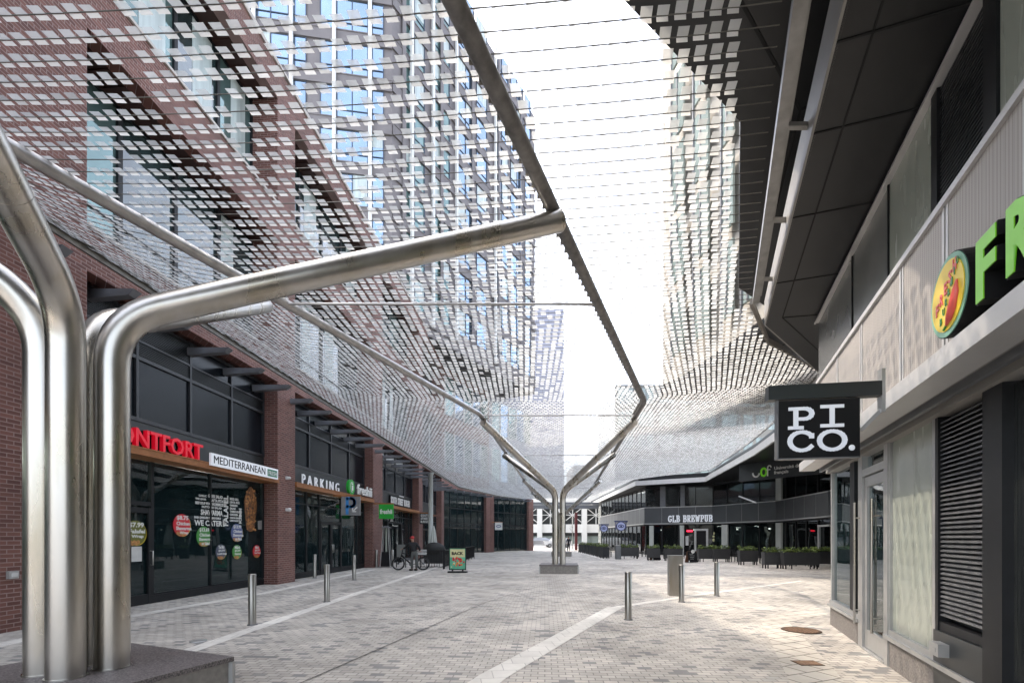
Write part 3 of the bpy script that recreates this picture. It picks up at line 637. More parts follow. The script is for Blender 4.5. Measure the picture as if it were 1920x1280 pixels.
# upper overhang of the right side
up = thing('dark_overhang', 'charcoal panelled underside of the high overhanging storey above the right shops', 'overhang', (5, 6, 0))
m = MB(); m.prism([(1.33, 5.57), (3.5, 7.2), (5.8, 12.0), (8.2, 13.9), (20, 13.9), (20, -6), (-5.5, -6), (-3.2, 2.2)], 8.0, 8.5); m.m = 1
for a, c in (((2.3, 5.2, 7.997), (4.3, 7.0, 7.997)), ((4.3, 7.0, 7.997), (6.2, 11.9, 7.997)), ((4.3, 7.0, 7.9965), (7, 4.5, 7.9965)), ((5.2, 9.4, 7.9965), (8, 8.2, 7.9965)), ((0.5, 3.6, 7.997), (2.3, 5.2, 7.997))): m.bar(a, c, .04, .01)
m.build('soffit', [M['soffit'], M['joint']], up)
m = MB(); m.prism([(6.5, 5), (8.5, 13), (19, 13), (19, -6), (3.0, -6)], 8.5, 14); m.build('upper_storey', M['frostd'], up)

# pale tower standing on a dark soffit
pt = thing('pale_tower', 'tall beige tower with vertical strips of teal glass beyond the dark overhang', 'building', (9, 17, 0))
ft = [(6.6, 20.8), (7.1, 19.5), (7.5, 16.5), (7.74, 14.16)]
m = MB(); m.prism(ft[::-1]+[(6.7, 21.6), (12, 22.5), (13, 14.0)], 8.0, 8.35); m.m = 1; m.bar((7.3, 19.5, 7.997), (9.5, 14.3, 7.997), .04, .01); m.build('soffit', [M['soffit'], M['joint']], pt)
m = MB(); m.prism([(6.72, 20.9), (7.22, 19.5), (7.62, 16.5), (7.86, 14.4), (13, 14.4), (12, 22.3)], 8.35, 44); m.build('wall', M['beige'], pt)
pf = Pl((6.72, 20.9), (7.86, 14.4))
for a, c in ((1267, 1290), (1309, 1337), (1362, 1384), (1400, 1426)):
    t0, t1 = pf.t(a), pf.t(c)
    for i in range(11):
        z = 9.2+i*3.0; m = MB(); pf.box(m, t0, t1, .12, .2, z, z+2.5); m.m = 1; pf.box(m, (t0+t1)/2-.03, (t0+t1)/2+.03, .2, .24, z, z+2.5); pf.box(m, t0, t0+.08, .2, .26, z-.5, z+2.5)
        m.build('window', [M['teal'], M['greymetal']], pt)
# ------------------------------------------------------------------ brewpub building
gb = thing('brewpub_building', 'low two-storey pub building with grey panel band and dark glazing across the plaza', 'building', (17, 42, 0))
WL = [(12.2, 64.), (12.7, 44.5), (18., 42.), (20.5, 36.2), (19.4, 28.5), (15.6, 18.)]
EV = [(11.9, 72.), (11.4, 43.2), (16.6, 40.2), (14.1, 27.3), (12.7, 22.0), (9.3, 14.1)]
m = MB(); m.prism(EV+[(26, 13), (30, 40), (30, 72)], 6.42, 6.5); m.build('soffit', M['soffit'], gb)
m = MB()
for a, c in zip(EV, EV[1:]): m.bar((*a, 6.6), (*c, 6.6), .12, .4)
m.build('fascia', M['ledge'], gb)
m = MB()
for a, c in zip(EV, EV[1:]): m.bar((a[0]+.35, a[1]+.1, 6.98), (c[0]+.35, c[1]+.1, 6.98), .2, .42)
m.prism([(x+.4, y+.1) for x, y in EV]+[(26, 13), (30, 40), (30, 72)], 7.0, 7.1)
m.build('roof', M['soffit'], gb)
PF = []
for i, (a, c) in enumerate(zip(WL, WL[1:])):
    f = Pl(a, c); PF.append(f); n = max(2, round(f.len/1.5))
    m = MB(); f.box(m, .0, f.len, -.02, .0, 0.1, 2.75); m.build('ground_glass', M['glbglass'], gb)
    m = MB(); f.box(m, .0, f.len, -.02, .0, 4.46, 6.4); m.build('upper_glass', M['glbglass'], gb)
    m = MB()
    for k in range(n+1):
        u = f.len*k/n; f.box(m, u-.04, u+.04, .001, .06, .0, 2.75); f.box(m, u-.03, u+.03, .001, .05, 4.5, 6.4)
    f.box(m, 0, f.len, .002, .055, .0, .25); f.box(m, 0, f.len, .002, .055, 6.25, 6.4); m.build('window_frame', M['blackmetal'], gb)
    m = MB(); f.box(m, -.06, f.len+.06, .0, .16, 2.95, 4.4); m.m = 1
    for k in range(1, n): f.box(m, f.len*k/n-.008, f.len*k/n+.008, .161, .164, 2.95, 4.4)
    m.m = 2; f.box(m, -.1, f.len+.1, .0, .22, 4.4, 4.46); f.box(m, -.1, f.len+.1, .0, .26, 2.86, 2.95); m.m = 3; f.box(m, -.1, f.len+.1, -.02, .2, 2.75, 2.855)
    m.build('panel_band', [M['glbband'], M['alu'], M['alu'], M['black']], gb)
    m = MB(); f.box(m, 0, f.len, -4.1, -4, 0, 6.4); f.box(m, 0, f.len, -4, -.1, 2.8, 3.6)
    for k in range(n):
        m.m = 1; u = f.len*(k+R.random()*.6)/n; f.box(m, u, u+R.uniform(.2, .7), -2.5, -2.3, .1, R.uniform(.8, 2.2)); f.box(m, u, u+.3, -2.5, -2.3, 3.7, R.uniform(4.5, 6))
    m.build('interior', [M['room'], M['roomw']], gb)
    for k in range(2):
        m = MB(); f.box(m, f.len*(k+.4)/2, f.len*(k+.4)/2+.12, -1.5, -1.4, 2.3, 2.4); m.build('pendant_lamp', M['lamp'], gb)
f = PF[2]
def colm(f, px0, px1, z1=2.74):
    m = MB(); f.box(m, f.t(px0), f.t(px1), .062, .2, 0, z1); m.build('column', M['column'], gb)
colm(PF[1], 1218, 1226); colm(PF[1], 1275, 1283); 
m = MB(); f.box(m, f.t(1356), f.t(1367), .062, .2, 0, 2.74); m.build('column', M['column'], gb)
f = PF[3]
for z0_, z1_ in ((0, 2.74), (4.47, 6.3)): m = MB(); f.box(m, .1, 1.05, .062, .2, z0_, z1_); m.build('column', M['column'], gb)
f = PF[1]
for px0, px1 in ((1238, 1248), (1276, 1284)):
    m = MB(); f.box(m, f.t(px0), f.t(px1), .062, .15, 4.47, 6.4); m.build('upper_column', M['greymetal'], gb)
m = MB(); f = PF[1]; a, c = f.t(1302), f.t(1328)
for q0_, q1_ in ((a, a+.17), (c-.17, c)): f.box(m, q0_, q1_, .065, .16, 0, 2.4)
f.box(m, a, c, .065, .165, 2.24, 2.42); m.m = 1; f.box(m, a+.171, c-.171, .062, .08, 0, 2.24); m.build('door', [M['alu'], M['black']], gb)
m = MB(); f = PF[3]; a = f.t(1538)
f.box(m, a, a+.17, .065, .16, 0, 2.4); f.box(m, a, a+1.4, .065, .165, 2.3, 2.42); m.build('door', [M['alu']], gb)
# corner detail: dark bulkhead carrying the university lettering
m = MB(); bf = Pl((15.0, 31.0), (18.3, 26.2)); bf.box(m, 0, bf.len, -.2, 0, 5.3, 6.42); m.build('bulkhead', M['darkpanel'], gb)
# diagonal strut
m = MB(); a = at(1386, 930, 34); c = at(1418, 942, 31); m.tube([a, c], .06, 8); m.build('strut', M['alu'], gb)
sg = thing('university_sign', 'white and lime lettering with a ring logo on the dark wall under the pub eave', 'sign', at(1420, 890, 29.5))
m = MB(); o0 = bf.p(bf.t(1419), .03, 5.5)
m.m = 0; strokes(m, [arc(.0, .5, .55, .5, 180, 345, 8)], o0-bf.x*.02, bf.x, .38, .5, .09, .03)
m.m = 1; strokes(m, [arc(.5, .5, .45, .48, 0, 360, 14)], o0+bf.x*.28, bf.x, .36, .5, .11, .03)
m.m = 0; strokes(m, [arc(.7, .75, .35, .25, 20, 180, 6)+[(.35, 0)], [(.1, .6), (.8, .6)]], o0+bf.x*.6, bf.x, .3, .62, .07, .03)
text(m, "Université de l'Ontario\nfrançais", o0+bf.x*1.1+Vector((0, 0, .0)), bf.x, 2.6, .52, .03, .01)
m.build('lettering', [M['white'], M['lime']], sg)
# pub name letters
f = PF[1]; a, c = f.t(1254), f.t(1376)
if c > f.len: c = f.len-.05
gl_ = thing('pub_name_sign', 'white slab letters reading GLB BREWPUB on the grey panel band', 'sign', f.p(a, .3, 3.0))
m = MB(); slab(m, 'GLB BREWPUB', f.p(a, .3, 3.06), f.x, c-a, .56, .1, .08, gap=.2, sv=.065); m.m = 1; f.box(m, a, c, .24, .27, 2.97, 3.0)
m.build('letters', [M['litwhite'], M['black']], gl_)
# neon and notices in the pub window
m = MB(); f.box(m, f.t(1288), f.t(1299), .07, .1, 2.15, 2.3); m.m = 1; f.box(m, f.t(1288)-.05, f.t(1299)+.05, .063, .069, 2.05, 2.4); setp(m.build('open_sign', [M['redneon'], M['black']]), 'small lit red OPEN sign in the pub window beside the door', 'sign')
m = MB(); f.box(m, f.t(1285.5), f.t(1291), .07, .09, .9, 1.75); setp(m.build('notice_poster', M['paper']), 'tall white notice on the glass left of the pub door', 'poster')
m = MB(); a = f.p(f.t(1337), .08, 1.9); f.box(m, f.t(1336), f.t(1343), .07, .09, 1.65, 1.8); f.box(m, f.t(1338), f.t(1344), .07, .09, 1.9, 2.1); m.ell(a+Vector((.1, 0, -.5)), (.16, .05, .16)); setp(m.build('neon_figure', M['cream']), 'small pale lit figure sign in the pub window right of the door', 'sign')

# far buildings
def facade_block(name, label, x0, x1, Y, z1, wall, win, ny, nx, depth=12, zb=0., extra=None):
    e = thing(name, label, 'building', ((x0+x1)/2, Y, 0)); m = MB(); m.box(x0, x1, Y, Y+depth, zb, z1); m.build('wall', wall, e)
    w, h = (x1-x0)/nx, (z1-zb)/ny
    for i in range(nx):
        for j in range(ny):
            m = MB(); m.box(x0+(i+.14)*w, x0+(i+.86)*w, Y-.06, Y-.01, zb+(j+.2)*h, zb+(j+.85)*h); m.m = 1; m.box(x0+(i+.48)*w, x0+(i+.52)*w, Y-.09, Y-.061, zb+(j+.2)*h, zb+(j+.85)*h)
            m.build('window', [win, M['greymetal']], e)
    return e
facade_block('office_block', 'grey-green office block with dark window bands behind the right end of the screen', 13.6, 30, 62, 21.8, M['frostd'], M['teal'], 7, 6)
lb = facade_block('office_tower', 'pale lavender glass tower seen through the screen at the end of the street', 3.9, 13.3, 120, 60, M['lav'], M['lav'], 13, 6)
facade_block('low_block', 'small beige block seen below the screen at the right end of the street', 13, 24, 100, 17, M['beige'], M['teal'], 4, 5)
facade_block('rear_tower', 'beige and teal block rising behind the pub roof', 22.5, 46, 74, 25, M['beige'], M['teal'], 7, 12)
# white garage
wg = thing('white_steel_building', 'white steel-framed building with diagonal braces closing the far end of the street', 'building', (12, 95, 0))
m = MB(); m.box(-12, 45, 96, 104, 0, 10.5); m.build('wall', M['darkpanel'], wg)
m = MB(); m.box(-12, 45, 95.2, 96, 2.6, 4.3); m.box(-12, 45, 95.2, 96, 8.0, 10.6); m.box(-12, 45, 95.25, 96, 0, .35); m.build('floor_band', M['white'], wg)
for px in (1012, 1052, 1096, 1140, 1184):
    X = (px-960)/F_*95; m = MB(); m.box(X-.5, X+.5, 94.9, 96, 0, 8.6); m.build('column', M['white'], wg)
xs = [(px-960)/F_*95 for px in (968, 1012, 1052, 1096, 1140, 1184)]
for a, c in zip(xs, xs[1:]):
    m = MB(); m.bar((a, 95.4, 4.3), (c, 95.4, 8), .14, .14); m.bar((a, 95.5, 8), (c, 95.5, 4.3), .14, .14); m.bar((a, 95.6, 6.2), (c, 95.6, 6.2), .14, .14); m.bar(((a+c)/2, 95.3, 4.3), ((a+c)/2, 95.3, 8), .14, .14); m.build('brace', M['white'], wg)
    m = MB(); m.box(a+.6, c-.6, 95.7, 95.8, .4, 1.9); m.build('shop_window', M['teal'], wg)
# header beam at the street end
m = MB(); m.box(2.75, 11.4, 61.5, 61.9, 5.95, 6.25); m.box(2.75, 11.4, 61.6, 61.8, 5.4, 5.9); hb = m.build('street_header_beam', M['greymetal'])
setp(hb, 'dark horizontal beam spanning the street at the far end of the screen', 'beam')

# ================================================================== SCREEN CANOPY
cn = thing('screen_canopy', 'overhead canopy of small metal plates strung on cables between steel tubes', 'canopy', (0, 20, 0))
def AX(Y): return -7.69+.393*Y if Y < 16.7 else -1.127+.108*(Y-16.7)
def BX(Y): return -2.08+.42*Y if Y < 15.1 else 4.262+.108*(Y-15.1)
def EX(Y):
    if Y < 42: return -8.95+.1*Y
    if Y < 50.5: return -4.75+.37*(Y-42)
    return -1.6+.74*(Y-50.5)
def EZ(Y): return max(6.15, 7.4-.031*Y)
CP = [(-6, -2.07), (9.3, 4.74), (11.2, 6.1), (13.9, 9.2), (22, 12.4), (27.3, 13.8), (38.5, 16.2), (41.5, 11.6), (56, 11.3)]
def CXf(Y):
    for (a, x), (c, x2) in zip(CP, CP[1:]):
        if Y <= c: return x+(x2-x)*(Y-a)/(c-a)
    return 11.3
ZA, ZB_, ZC = 6.08, 6.08, 6.28
def edge(pts, r, name, m, n=12):
    b = MB(); b.tube(pts, r, n); return b.build(name, m, cn)
YEND = 54
edge([(AX(Y), Y, ZA-.08) for Y in (-3, 5, 10, 16.5, 16.9)]+[(AX(Y), Y, ZA-.08) for Y in (20, 30, 44, YEND)], .085, 'support_tube', M['tubem'])
edge([(BX(Y), Y, ZB_-.08) for Y in (-3, 5, 10, 14.9, 15.3)]+[(BX(Y), Y, ZB_-.08) for Y in (20, 30, 44, YEND)], .088, 'support_tube', M['tubed'])
b = MB()
for Y0, Y1 in ((-3, 8), (8, 16), (16, 24), (24, 33), (33, 42), (42, 50.5), (50.5, YEND)):
    p, q = Vector((EX(Y0), Y0, EZ(Y0)-.04)), Vector((EX(Y1-1e-4), Y1, EZ(Y1)-.04)); b.bar(p, q, .05, .16); b.bar(p+Vector((.05, 0, .06)), q+Vector((.05, 0, .06)), .12, .03)
b.build('edge_beam', M['edge'], cn)
b = MB(); b.bar((CXf(-5)+.09, -5, 6.3), (CXf(9.25)+.09, 9.25, 6.3), .12, .14); b.bar((CXf(-5)+.18, -5, 6.4), (CXf(9.25)+.18, 9.25, 6.4), .04, .04)
for Y in (.6, 2.2, 3.8, 5.4, 7.0, 8.6): b.bar((CXf(Y)+.12, Y, 6.36), (SX(Y)+.03, Y, 6.36), .06, .05)
b.build('side_beam', M['tubem2'], cn)
b = MB()
zc_ = lambda Y: 6.3+.85*min(1, max(0, (Y-11)/9))
for (a, x), (c, x2) in list(zip(CP, CP[1:]))[1:]: b.bar((x, a, zc_(a)), (x2, c, zc_(c)), .06, .12)
b.build('edge_beam', M['edge'], cn)
for Y in (.6, 8.76, 16.75, 24.9, 33.2, 41.5):
    b = MB(); b.tube([(AX(Y), Y, ZA-.1), (BX(Y), Y, ZB_-.1)], .024, 8); b.build('cross_strut', M['tubem'], cn)
# rows of plates
rows = []; Y = -1.0; k = 0
while Y < YEND-1:
    rows.append((k, Y)); k += 1; Y += .19
pl, cb, near_pl, near_cb = MB(), MB(), [], []
def row_pts(Yc):
    """net profile across the street on the cable that passes x=0 at depth Yc"""
    def yy(x): return Yc-.047*x
    E = (EX(yy(-8)), EZ(Yc)); A = (AX(yy(-4)), ZA); B = (BX(yy(1)), ZB_); C = (CXf(yy(6)), ZC)
    return [E, A, B, C]
for k, Yc in rows:
    if Yc < 3.0 and k % 1: continue
    P = row_pts(Yc); segs = []; P[3] = (P[3][0], ZC-.06+.9*min(1, max(0, (Yc-11)/9)))
    for i in range(3):
        (x0, z0), (x1, z1) = P[i], P[i+1]
        if x1 <= x0+.1: continue
        sag = (.2, .07, .03)[i]*min(1, (x1-x0)/4)
        def zz(x, x0=x0, x1=x1, z0=z0, z1=z1, sag=sag): t = (x-x0)/(x1-x0); return z0+(z1-z0)*t-sag*4*t*(1-t)
        n = 6; pts = [(x0+(x1-x0)*j/n, Yc-.047*(x0+(x1-x0)*j/n), zz(x0+(x1-x0)*j/n)) for j in range(n+1)]
        r = .0055
        for a, c in zip(pts, pts[1:]): segs.append((a, c))
        lim = x1-(.34 if (i == 2 and Yc < 9.5) else .05)
        x = BX(Yc) + math.ceil((x0+.06-BX(Yc))/.15)*.15 + (.075 if k % 2 and Yc > 5.5 and i < 2 else 0)
        dens = 1.1 if i == 2 else (.93 if (i == 1 and 5 < Yc < 15) else (.99 if Yc < 15 else 1.03))
        while x < lim:
            if x > x0+.04 and R.random() < dens*.965:
                y = Yc-.047*x; z = zz(x)-.004; w = .051; ml = (.09 if Yc < 9.5 else .046) if i == 2 else .06+.02*min(1, max(0, (Yc-6)/4)); t = R.uniform(-.012, .012); jx = R.uniform(-.006, .006); xx = x+jx; sk = .012
                sl_ = (zz(x+.05)-zz(x-.05))/.1
                q = [(xx-w, y-.006, z-w*sl_), (xx+w, y-.006, z+w*sl_), (xx+w-sk, y-ml, z+.006+t+w*sl_), (xx-w-sk, y-ml, z+.006+t-w*sl_),
                     (xx-w+sk, y+.034, z-.012-w*sl_), (xx+w+sk, y+.034, z-.012+w*sl_), (xx-w, y+.004, z-w*sl_), (xx+w, y+.004, z+w*sl_)]
                px, py = 960+F_*xx/y if y > .5 else -1, HZ-F_*(z-CH)/y if y > .5 else -1
                if 0 < px < 1920 and 0 < py < 1280 and len(near_pl) < 100: near_pl.append(q)
                else:
                    pl.m = 0; pl.add(q[:4], [(0, 1, 2, 3)], False); pl.m = 1; pl.add(q[4:], [(0, 1, 3, 2)], False)
            x += .15
    tgt = cb
    if 3.9 < Yc and len(near_cb) < 100: tgt = MB(); near_cb.append(tgt)
    for a, c in segs: tgt.tube([a, c], .0068, 4, cap=False)
setp(pl.build('plate', [M['plate'], M['lip']], cn), kind='stuff')
setp(cb.build('cable', M['cable'], cn), kind='stuff')
for q in near_pl:
    m = MB(); m.add(q[:4], [(0, 1, 2, 3)], False); m.m = 1; m.add(q[4:], [(0, 1, 3, 2)], False); m.build('plate', [M['plate'], M['lip']], cn)
for t_ in near_cb: t_.build('cable', M['cable'], cn)
nc, rest = 0, MB()                          # little clamps along the tubes and the edge
for k, Yc in rows:
    if 4 < Yc < 17:
        for X, z in ((BX(Yc), ZB_), (AX(Yc+.2), ZA)):
            b = MB() if nc < 98 else rest; b.box(X-.13, X-.06, Yc-.02, Yc+.02, z-.09, z+.0); nc += 1
            if b is not rest: b.build('clamp', M['edge'], cn)
setp(rest.build('clamp', M['edge'], cn), kind='stuff')

# ------------------------------------------------------------------ steel tree columns
def steel_tree(c, u, tips, zb, label, ph=.42, half=.85):
    u = Vector((u[0], u[1], 0)).normalized(); v = Vector((u.y, -u.x, 0)); c = Vector((c[0], c[1], 0))
    e = thing('steel_tree_column', label, 'column', c, 0, 'branching stainless steel columns carrying the screen')
    m = MB(); P = [c+u*a*half+v*d*half for a, d in ((-1, -1), (-1, 1), (1, 1), (1, -1))]
    m.prism([(p.x, p.y) for p in P], .0, ph-.05); m.m = 1
    P = [c+u*a*(half+.02)+v*d*(half+.02) for a, d in ((-1, -1), (-1, 1), (1, 1), (1, -1))]
    m.prism([(p.x, p.y) for p in P], ph-.046, ph); m.m = 2
    for a, d in ((-1, -1), (-1, 1), (1, 1), (1, -1)):
        p = c+u*a*(half+.004)+v*d*(half+.004); m.bar((p.x, p.y, .0), (p.x, p.y, ph-.05), .05, .05)
    m.build('plinth', [M['granitel'], M['granite'], M['alu']], e)
    r = .135
    for (a, d), T in zip(((1, 1), (-1, 1), (-1, -1), (1, -1)), tips):
        p = c+u*a*.172+v*d*.172; T = Vector(T); bend = Vector((p.x, p.y, zb)); dr = (T-bend).normalized(); R0 = .42
        pts = [Vector((p.x, p.y, ph-.02)), Vector((p.x, p.y, 1.5)), Vector((p.x, p.y, zb-R0-.15))]
        s0 = Vector((p.x, p.y, zb-R0)); s1 = bend+dr*R0
        for j in range(9):
            t = j/8; pts.append(s0*(1-t)**2+bend*2*t*(1-t)+s1*t*t)
        pts += [bend+dr*(R0+.2), T-dr*.02, T]
        m = MB(); m.tube(pts, r, 28); pm_ = m.build('pipe', M['steel'], e)
        m = MB(); q_ = bend+dr*(R0+.5); m.tube([q_, q_+dr*.012], r+.0025, 28); q_ = T-dr*.5; m.tube([q_, q_+dr*.012], r+.0025, 28); m.tube([(p.x, p.y, ph), (p.x, p.y, ph+.012)], r+.012, 28); m.build('weld_seam', M['steel'], pm_)
        m = MB(); m.bar(T-dr*.12, T-dr*.12+Vector((0, 0, .22)), .03, .18, up=(dr.x, dr.y, 0)); m.build('bracket', M['edge'], pm_)
    return e
steel_tree((-3.96, 4.29), (.37, .93), [(.64, 6.28, 5.86), (-1.97, -.35, 5.86), (-6.95, 1.85, 5.86), (-4.42, 8.4, 5.78)], 3.66,
           'big brushed steel branching column in the left foreground on a dark granite plinth')
steel_tree((2.18, 21.8), (.108, .994), [(5.1, 23.4, 5.75), (4.42, 16.9, 5.8), (-1.05, 17.0, 5.8), (-.4, 23.6, 5.75)], 3.75,
           'brushed steel branching column on a low stone plinth in the middle of the plaza', ph=.4)
steel_tree((4.3, 40.8), (.108, .994), [(7.5, 44.5, 5.85), (6.6, 35, 5.85), (.88, 35, 5.85), (1.9, 44.5, 5.85)], 3.6,
           'farthest branching column half hidden behind the middle one', ph=.38)

# ================================================================== STREET FURNITURE
def bollard(px, py, label, h=.95, r=.068):
    c = gp(px, py); e = thing('bollard', label, 'bollard', c, 0, 'stainless steel bollards in the plaza')
    m = MB(); m.lathe([(r, 0), (r, h-.012), (r-.008, h), (.001, h+.001)], (0, 0, 0), 24); m.build('post', M['bollard'], e, local=True)
    m = MB(); m.lathe([(r+.022, 0), (r+.02, .012), (r+.001, .016)], (0, 0, .004), 24); m.build('base_ring', M['greymetal'], e, local=True)
for a in ((473, 1171, 'steel bollard nearest the falafel shop window'), (613, 1128, 'steel bollard in front of the parking entrance, right of the brick pier'),
          (664, 1087, 'steel bollard below the blue P sign'), (590, 1083, 'steel bollard close to the parking entrance glass'), (706, 1063, 'steel bollard at the foot of the second brick pier'),
          (736, 1062, 'steel bollard just behind the front wheel of the parked bicycle'), (1178, 1161.5, 'lone steel bollard standing left of the square pylon on the pale paving line'),
          (1278, 1128.5, 'steel bollard right in front of the square metal pylon'), (1344, 1117, 'rightmost steel bollard near the frosted shop corner')): bollard(*a)
# square pylon
c = gp(1267, 1117); m = MB(); m.box(c.x-.17, c.x+.2, c.y, c.y+.3, 0, 1.1); m.box(c.x-.18, c.x+.21, c.y-.01, c.y+.31, 1.1, 1.13)
e = thing('metal_pylon', 'square brushed metal pylon beside two bollards on the right', 'pylon', c, rad(0)); 
o = m.build('cabinet', M['bollard'], e); m = MB(); m.box(c.x+.201, c.x+.205, c.y+.04, c.y+.26, .1, 1.0); m.build('hatch', M['greymetal'], e); e.rotation_euler.z = rad(-8)
c = gp(1159.5, 1048); m = MB(); m.box(c.x-.19, c.x+.19, c.y, c.y+.35, 0, 1.03); m.m = 1; m.box(c.x-.2, c.x+.2, c.y-.01, c.y+.36, 1.03, 1.06); setp(m.build('metal_pylon', [M['greymetal'], M['alu']]), 'grey square pylon at the end of the pub planter row', 'pylon')
# rusted covers
def cover(px, py, w, d, label, n):
    c = gp(px, py); e = thing('drain_cover', label, 'drain cover', (c.x, c.y, .011))
    m = MB()
    if n: 
        m.lathe([(w/2, 0), (w/2, .006), (w/2-.04, .007)], (0, 0, 0), 28)
        m.m = 1
        for i in range(-4, 5):
            L_ = math.sqrt(max(.01, (w/2-.06)**2-(i*w/10)**2)); m.bar((-L_, i*w/10, .008), (L_, i*w/10, .008), .022, .004)
            m.bar((i*w/10, -L_, .0085), (i*w/10, L_, .0085), .022, .004)
    else:
        m.box(-w/2, w/2, -d/2, d/2, 0, .006); m.m = 1
        for i in range(-5, 6): m.box(i*w/12-.012, i*w/12+.012, -d/2+.03, d/2-.03, .0065, .009)
    m.build('grate', [M['rustd'], M['rust']], e, local=True)
cover(1502, 1182, .62, .6, 'round rusty drain grate in the sunlit paving by the glass corner', 1)
cover(1514, 1244, .3, .24, 'small square rusty drain grate nearer the camera', 0)
c = gp(372, 1202); m = MB(); m.lathe([(.12, 0), (.12, .01), (.1, .014)], (c.x, c.y, .006), 20); setp(m.build('survey_disc', M['alu']), 'small pale metal disc set in the paving behind the granite plinth', 'disc')

# ------------------------------------------------------------------ signs, left row
def tx(px): return FL.Y(px)
# red letters
e = thing('restaurant_letters', 'glowing red letters MONTFORT standing on the copper beam', 'sign', FL.p(11, .1, 3.7))
m = MB(); y0 = 9.72; y1 = tx(381); wd = (y1-y0)*FL.L
text(m, 'MONTFORT', FL.p(y0, -.1, 3.7), FL.x, wd, .42, .1, .012); m.build('letters', M['red'], e)
m = MB(); text(m, 'MONTFORT', FL.p(y0, -.16, 3.7), FL.x, wd, .42, .055, .02); m.build('letter_backs', M['black'], e)
e = thing('restaurant_board', 'white rounded board reading MEDITERRANEAN FRESH right of the red letters', 'sign', FL.p(14, .1, 3.7))
ya, yb = tx(387), tx(514)
m = MB(); FL.box(m, ya, yb, .08, .14, 3.6, 3.94); m.build('board', M['litwhite'], e)
m = MB(); text(m, 'MEDITERRANEAN', FL.p(ya+.1, .141, 3.67), FL.x, (yb-ya)*.74, .21, .006, .0); m.build('lettering', M['black'], e)
m = MB(); FL.box(m, ya+(yb-ya)*.81, yb-.06, .141, .146, 3.65, 3.88); m.m = 1; text(m, 'FRESH', FL.p(ya+(yb-ya)*.825, .147, 3.69), FL.x, (yb-ya)*.145, .14, .005, .01); m.build('green_tab', [M['greenbox'], M['white']], e)
e = thing('parking_letters', 'thin white letters PARKING on the dark panel above the entrance', 'sign', FL.p(19, -.4, 3.75))
m = MB(); ya, yb = 18.64, 22.0
text(m, 'P A R K I N G', FL.p(ya, SO+.06, 3.74), FL.x, yb-ya, .42, .05, -.014); m.build('letters', M['litwhite'], e)
e = thing('juice_shop_letters', 'green disc and white letters freshii above the shop left of the second pier', 'sign', FL.p(23, 0, 3.75))
def disc(mb, fr, Y, o, z, r, th, n=28, sx=1.):
    P0 = fr.p(Y, o, z); V = []
    for s in (0, th):
        for j in range(n): q = 2*math.pi*j/n; V.append(P0+fr.n*s+fr.x*(sx*r*math.cos(q))+Vector((0, 0, r*math.sin(q))))
    mb.add(V, [tuple(range(n-1, -1, -1)), tuple(range(n, 2*n))]+[(j, (j+1) % n, n+(j+1) % n, n+j) for j in range(n)], False)
m = MB(); disc(m, FL, 22.3, -.05, 4.02, .36, .12); m.build('disc', M['green'], e)
m = MB(); disc(m, FL, 22.3, .075, 4.02, .25, .01, sx=.7); m.m = 1; disc(m, FL, 22.3, .087, 4.02, .21, .01, sx=.62); m.m = 0; FL.box(m, 22.22, 22.38, .1, .11, 3.86, 4.1); FL.box(m, 22.22, 22.38, .1, .11, 4.14, 4.2)
m.build('logo', [M['white'], M['green']], e)
m = MB(); text(m, 'freshii', FL.p(23.05, -.0, 3.76), FL.x, 1.95, .5, .06, .02); m.build('letters', M['white'], e)
e = thing('burger_shop_letters', 'white block letters SOUTH STREET BURGER above the third shop', 'sign', FL.p(30, -.3, 3.75))
m = MB(); yb0, yb1 = tx(738)+.6, 33.6
FL.box(m, yb0, yb1, SO+.04, SO+.1, 3.72, 4.3); m.m = 1
text(m, 'SOUTH  STREET  BURGER', FL.p(yb0+.06, SO+.101, 3.77), FL.x, yb1-yb0-.12, .46, .02, .03); FL.box(m, yb0+1.9, yb0+2.8, SO+.05, SO+.1, 4.36, 4.42); FL.box(m, yb0+.8, yb1-1.6, SO+.04, SO+.09, 3.6, 3.65)
m.build('letters', [M['black'], M['white']], e)
def blade(name, label, cx, Y, size, z1, bodym, draw, hang=True):
    e = thing(name, label, 'sign', (cx, Y, z1-size)); m = MB(); h = size/2
    m.box(cx-h, cx+h, Y-.05, Y+.05, z1-size, z1); m.build('board', bodym, e)
    m = MB(); m.box(cx-h-.35, cx+h+.02, Y-.04, Y+.04, z1+.003, z1+.07); m.build('arm', M['copper'], e)
    m = MB(); X = Vector((1, 0, 0)); o = Vector((cx-h, Y-.052, z1-size)); mats = draw(m, o, X, size); m.build('print', mats, e)
    return e
def d_park(m, o, X, s):
    m.m = 0; strokes(m, [[(.25, .1), (.25, .9), (.5, .9)]+arc(.5, .68, .25, .22, 90, -90, 8)+[(.25, .46)]], o+X*.1, X, s*.8, s, .13, .006)
    m.m = 1; strokes(m, [[(.78, .42), (.55, .2)], [(.55, .2), (.55, .36)], [(.55, .2), (.72, .2)]], o+X*.05, X, s, s, .05, .012); return [M['pblue'], M['white']]
blade('parking_blade_sign', 'grey hanging sign with a blue P and white arrow', -7.07, 20.6, .82, 3.42, M['pgrey'], d_park)
def d_fr(m, o, X, s): text(m, 'freshii', o+X*.06+Vector((0, 0, .26*s/.78)), X, s-.12, .26, .008, .03); return [M['white']]
blade('juice_blade_sign', 'bright green hanging sign with the white word freshii', -6.8, 25.4-.0, .78, 3.42, M['green'], d_fr)
def d_sb(m, o, X, s):
    for i, w in enumerate(('BURGER', 'STREET', 'SOUTH')): text(m, w, o+X*.07+Vector((0, 0, .08+i*.23)), X, s-.14, .18, .008, .03)
    return [M['white']]
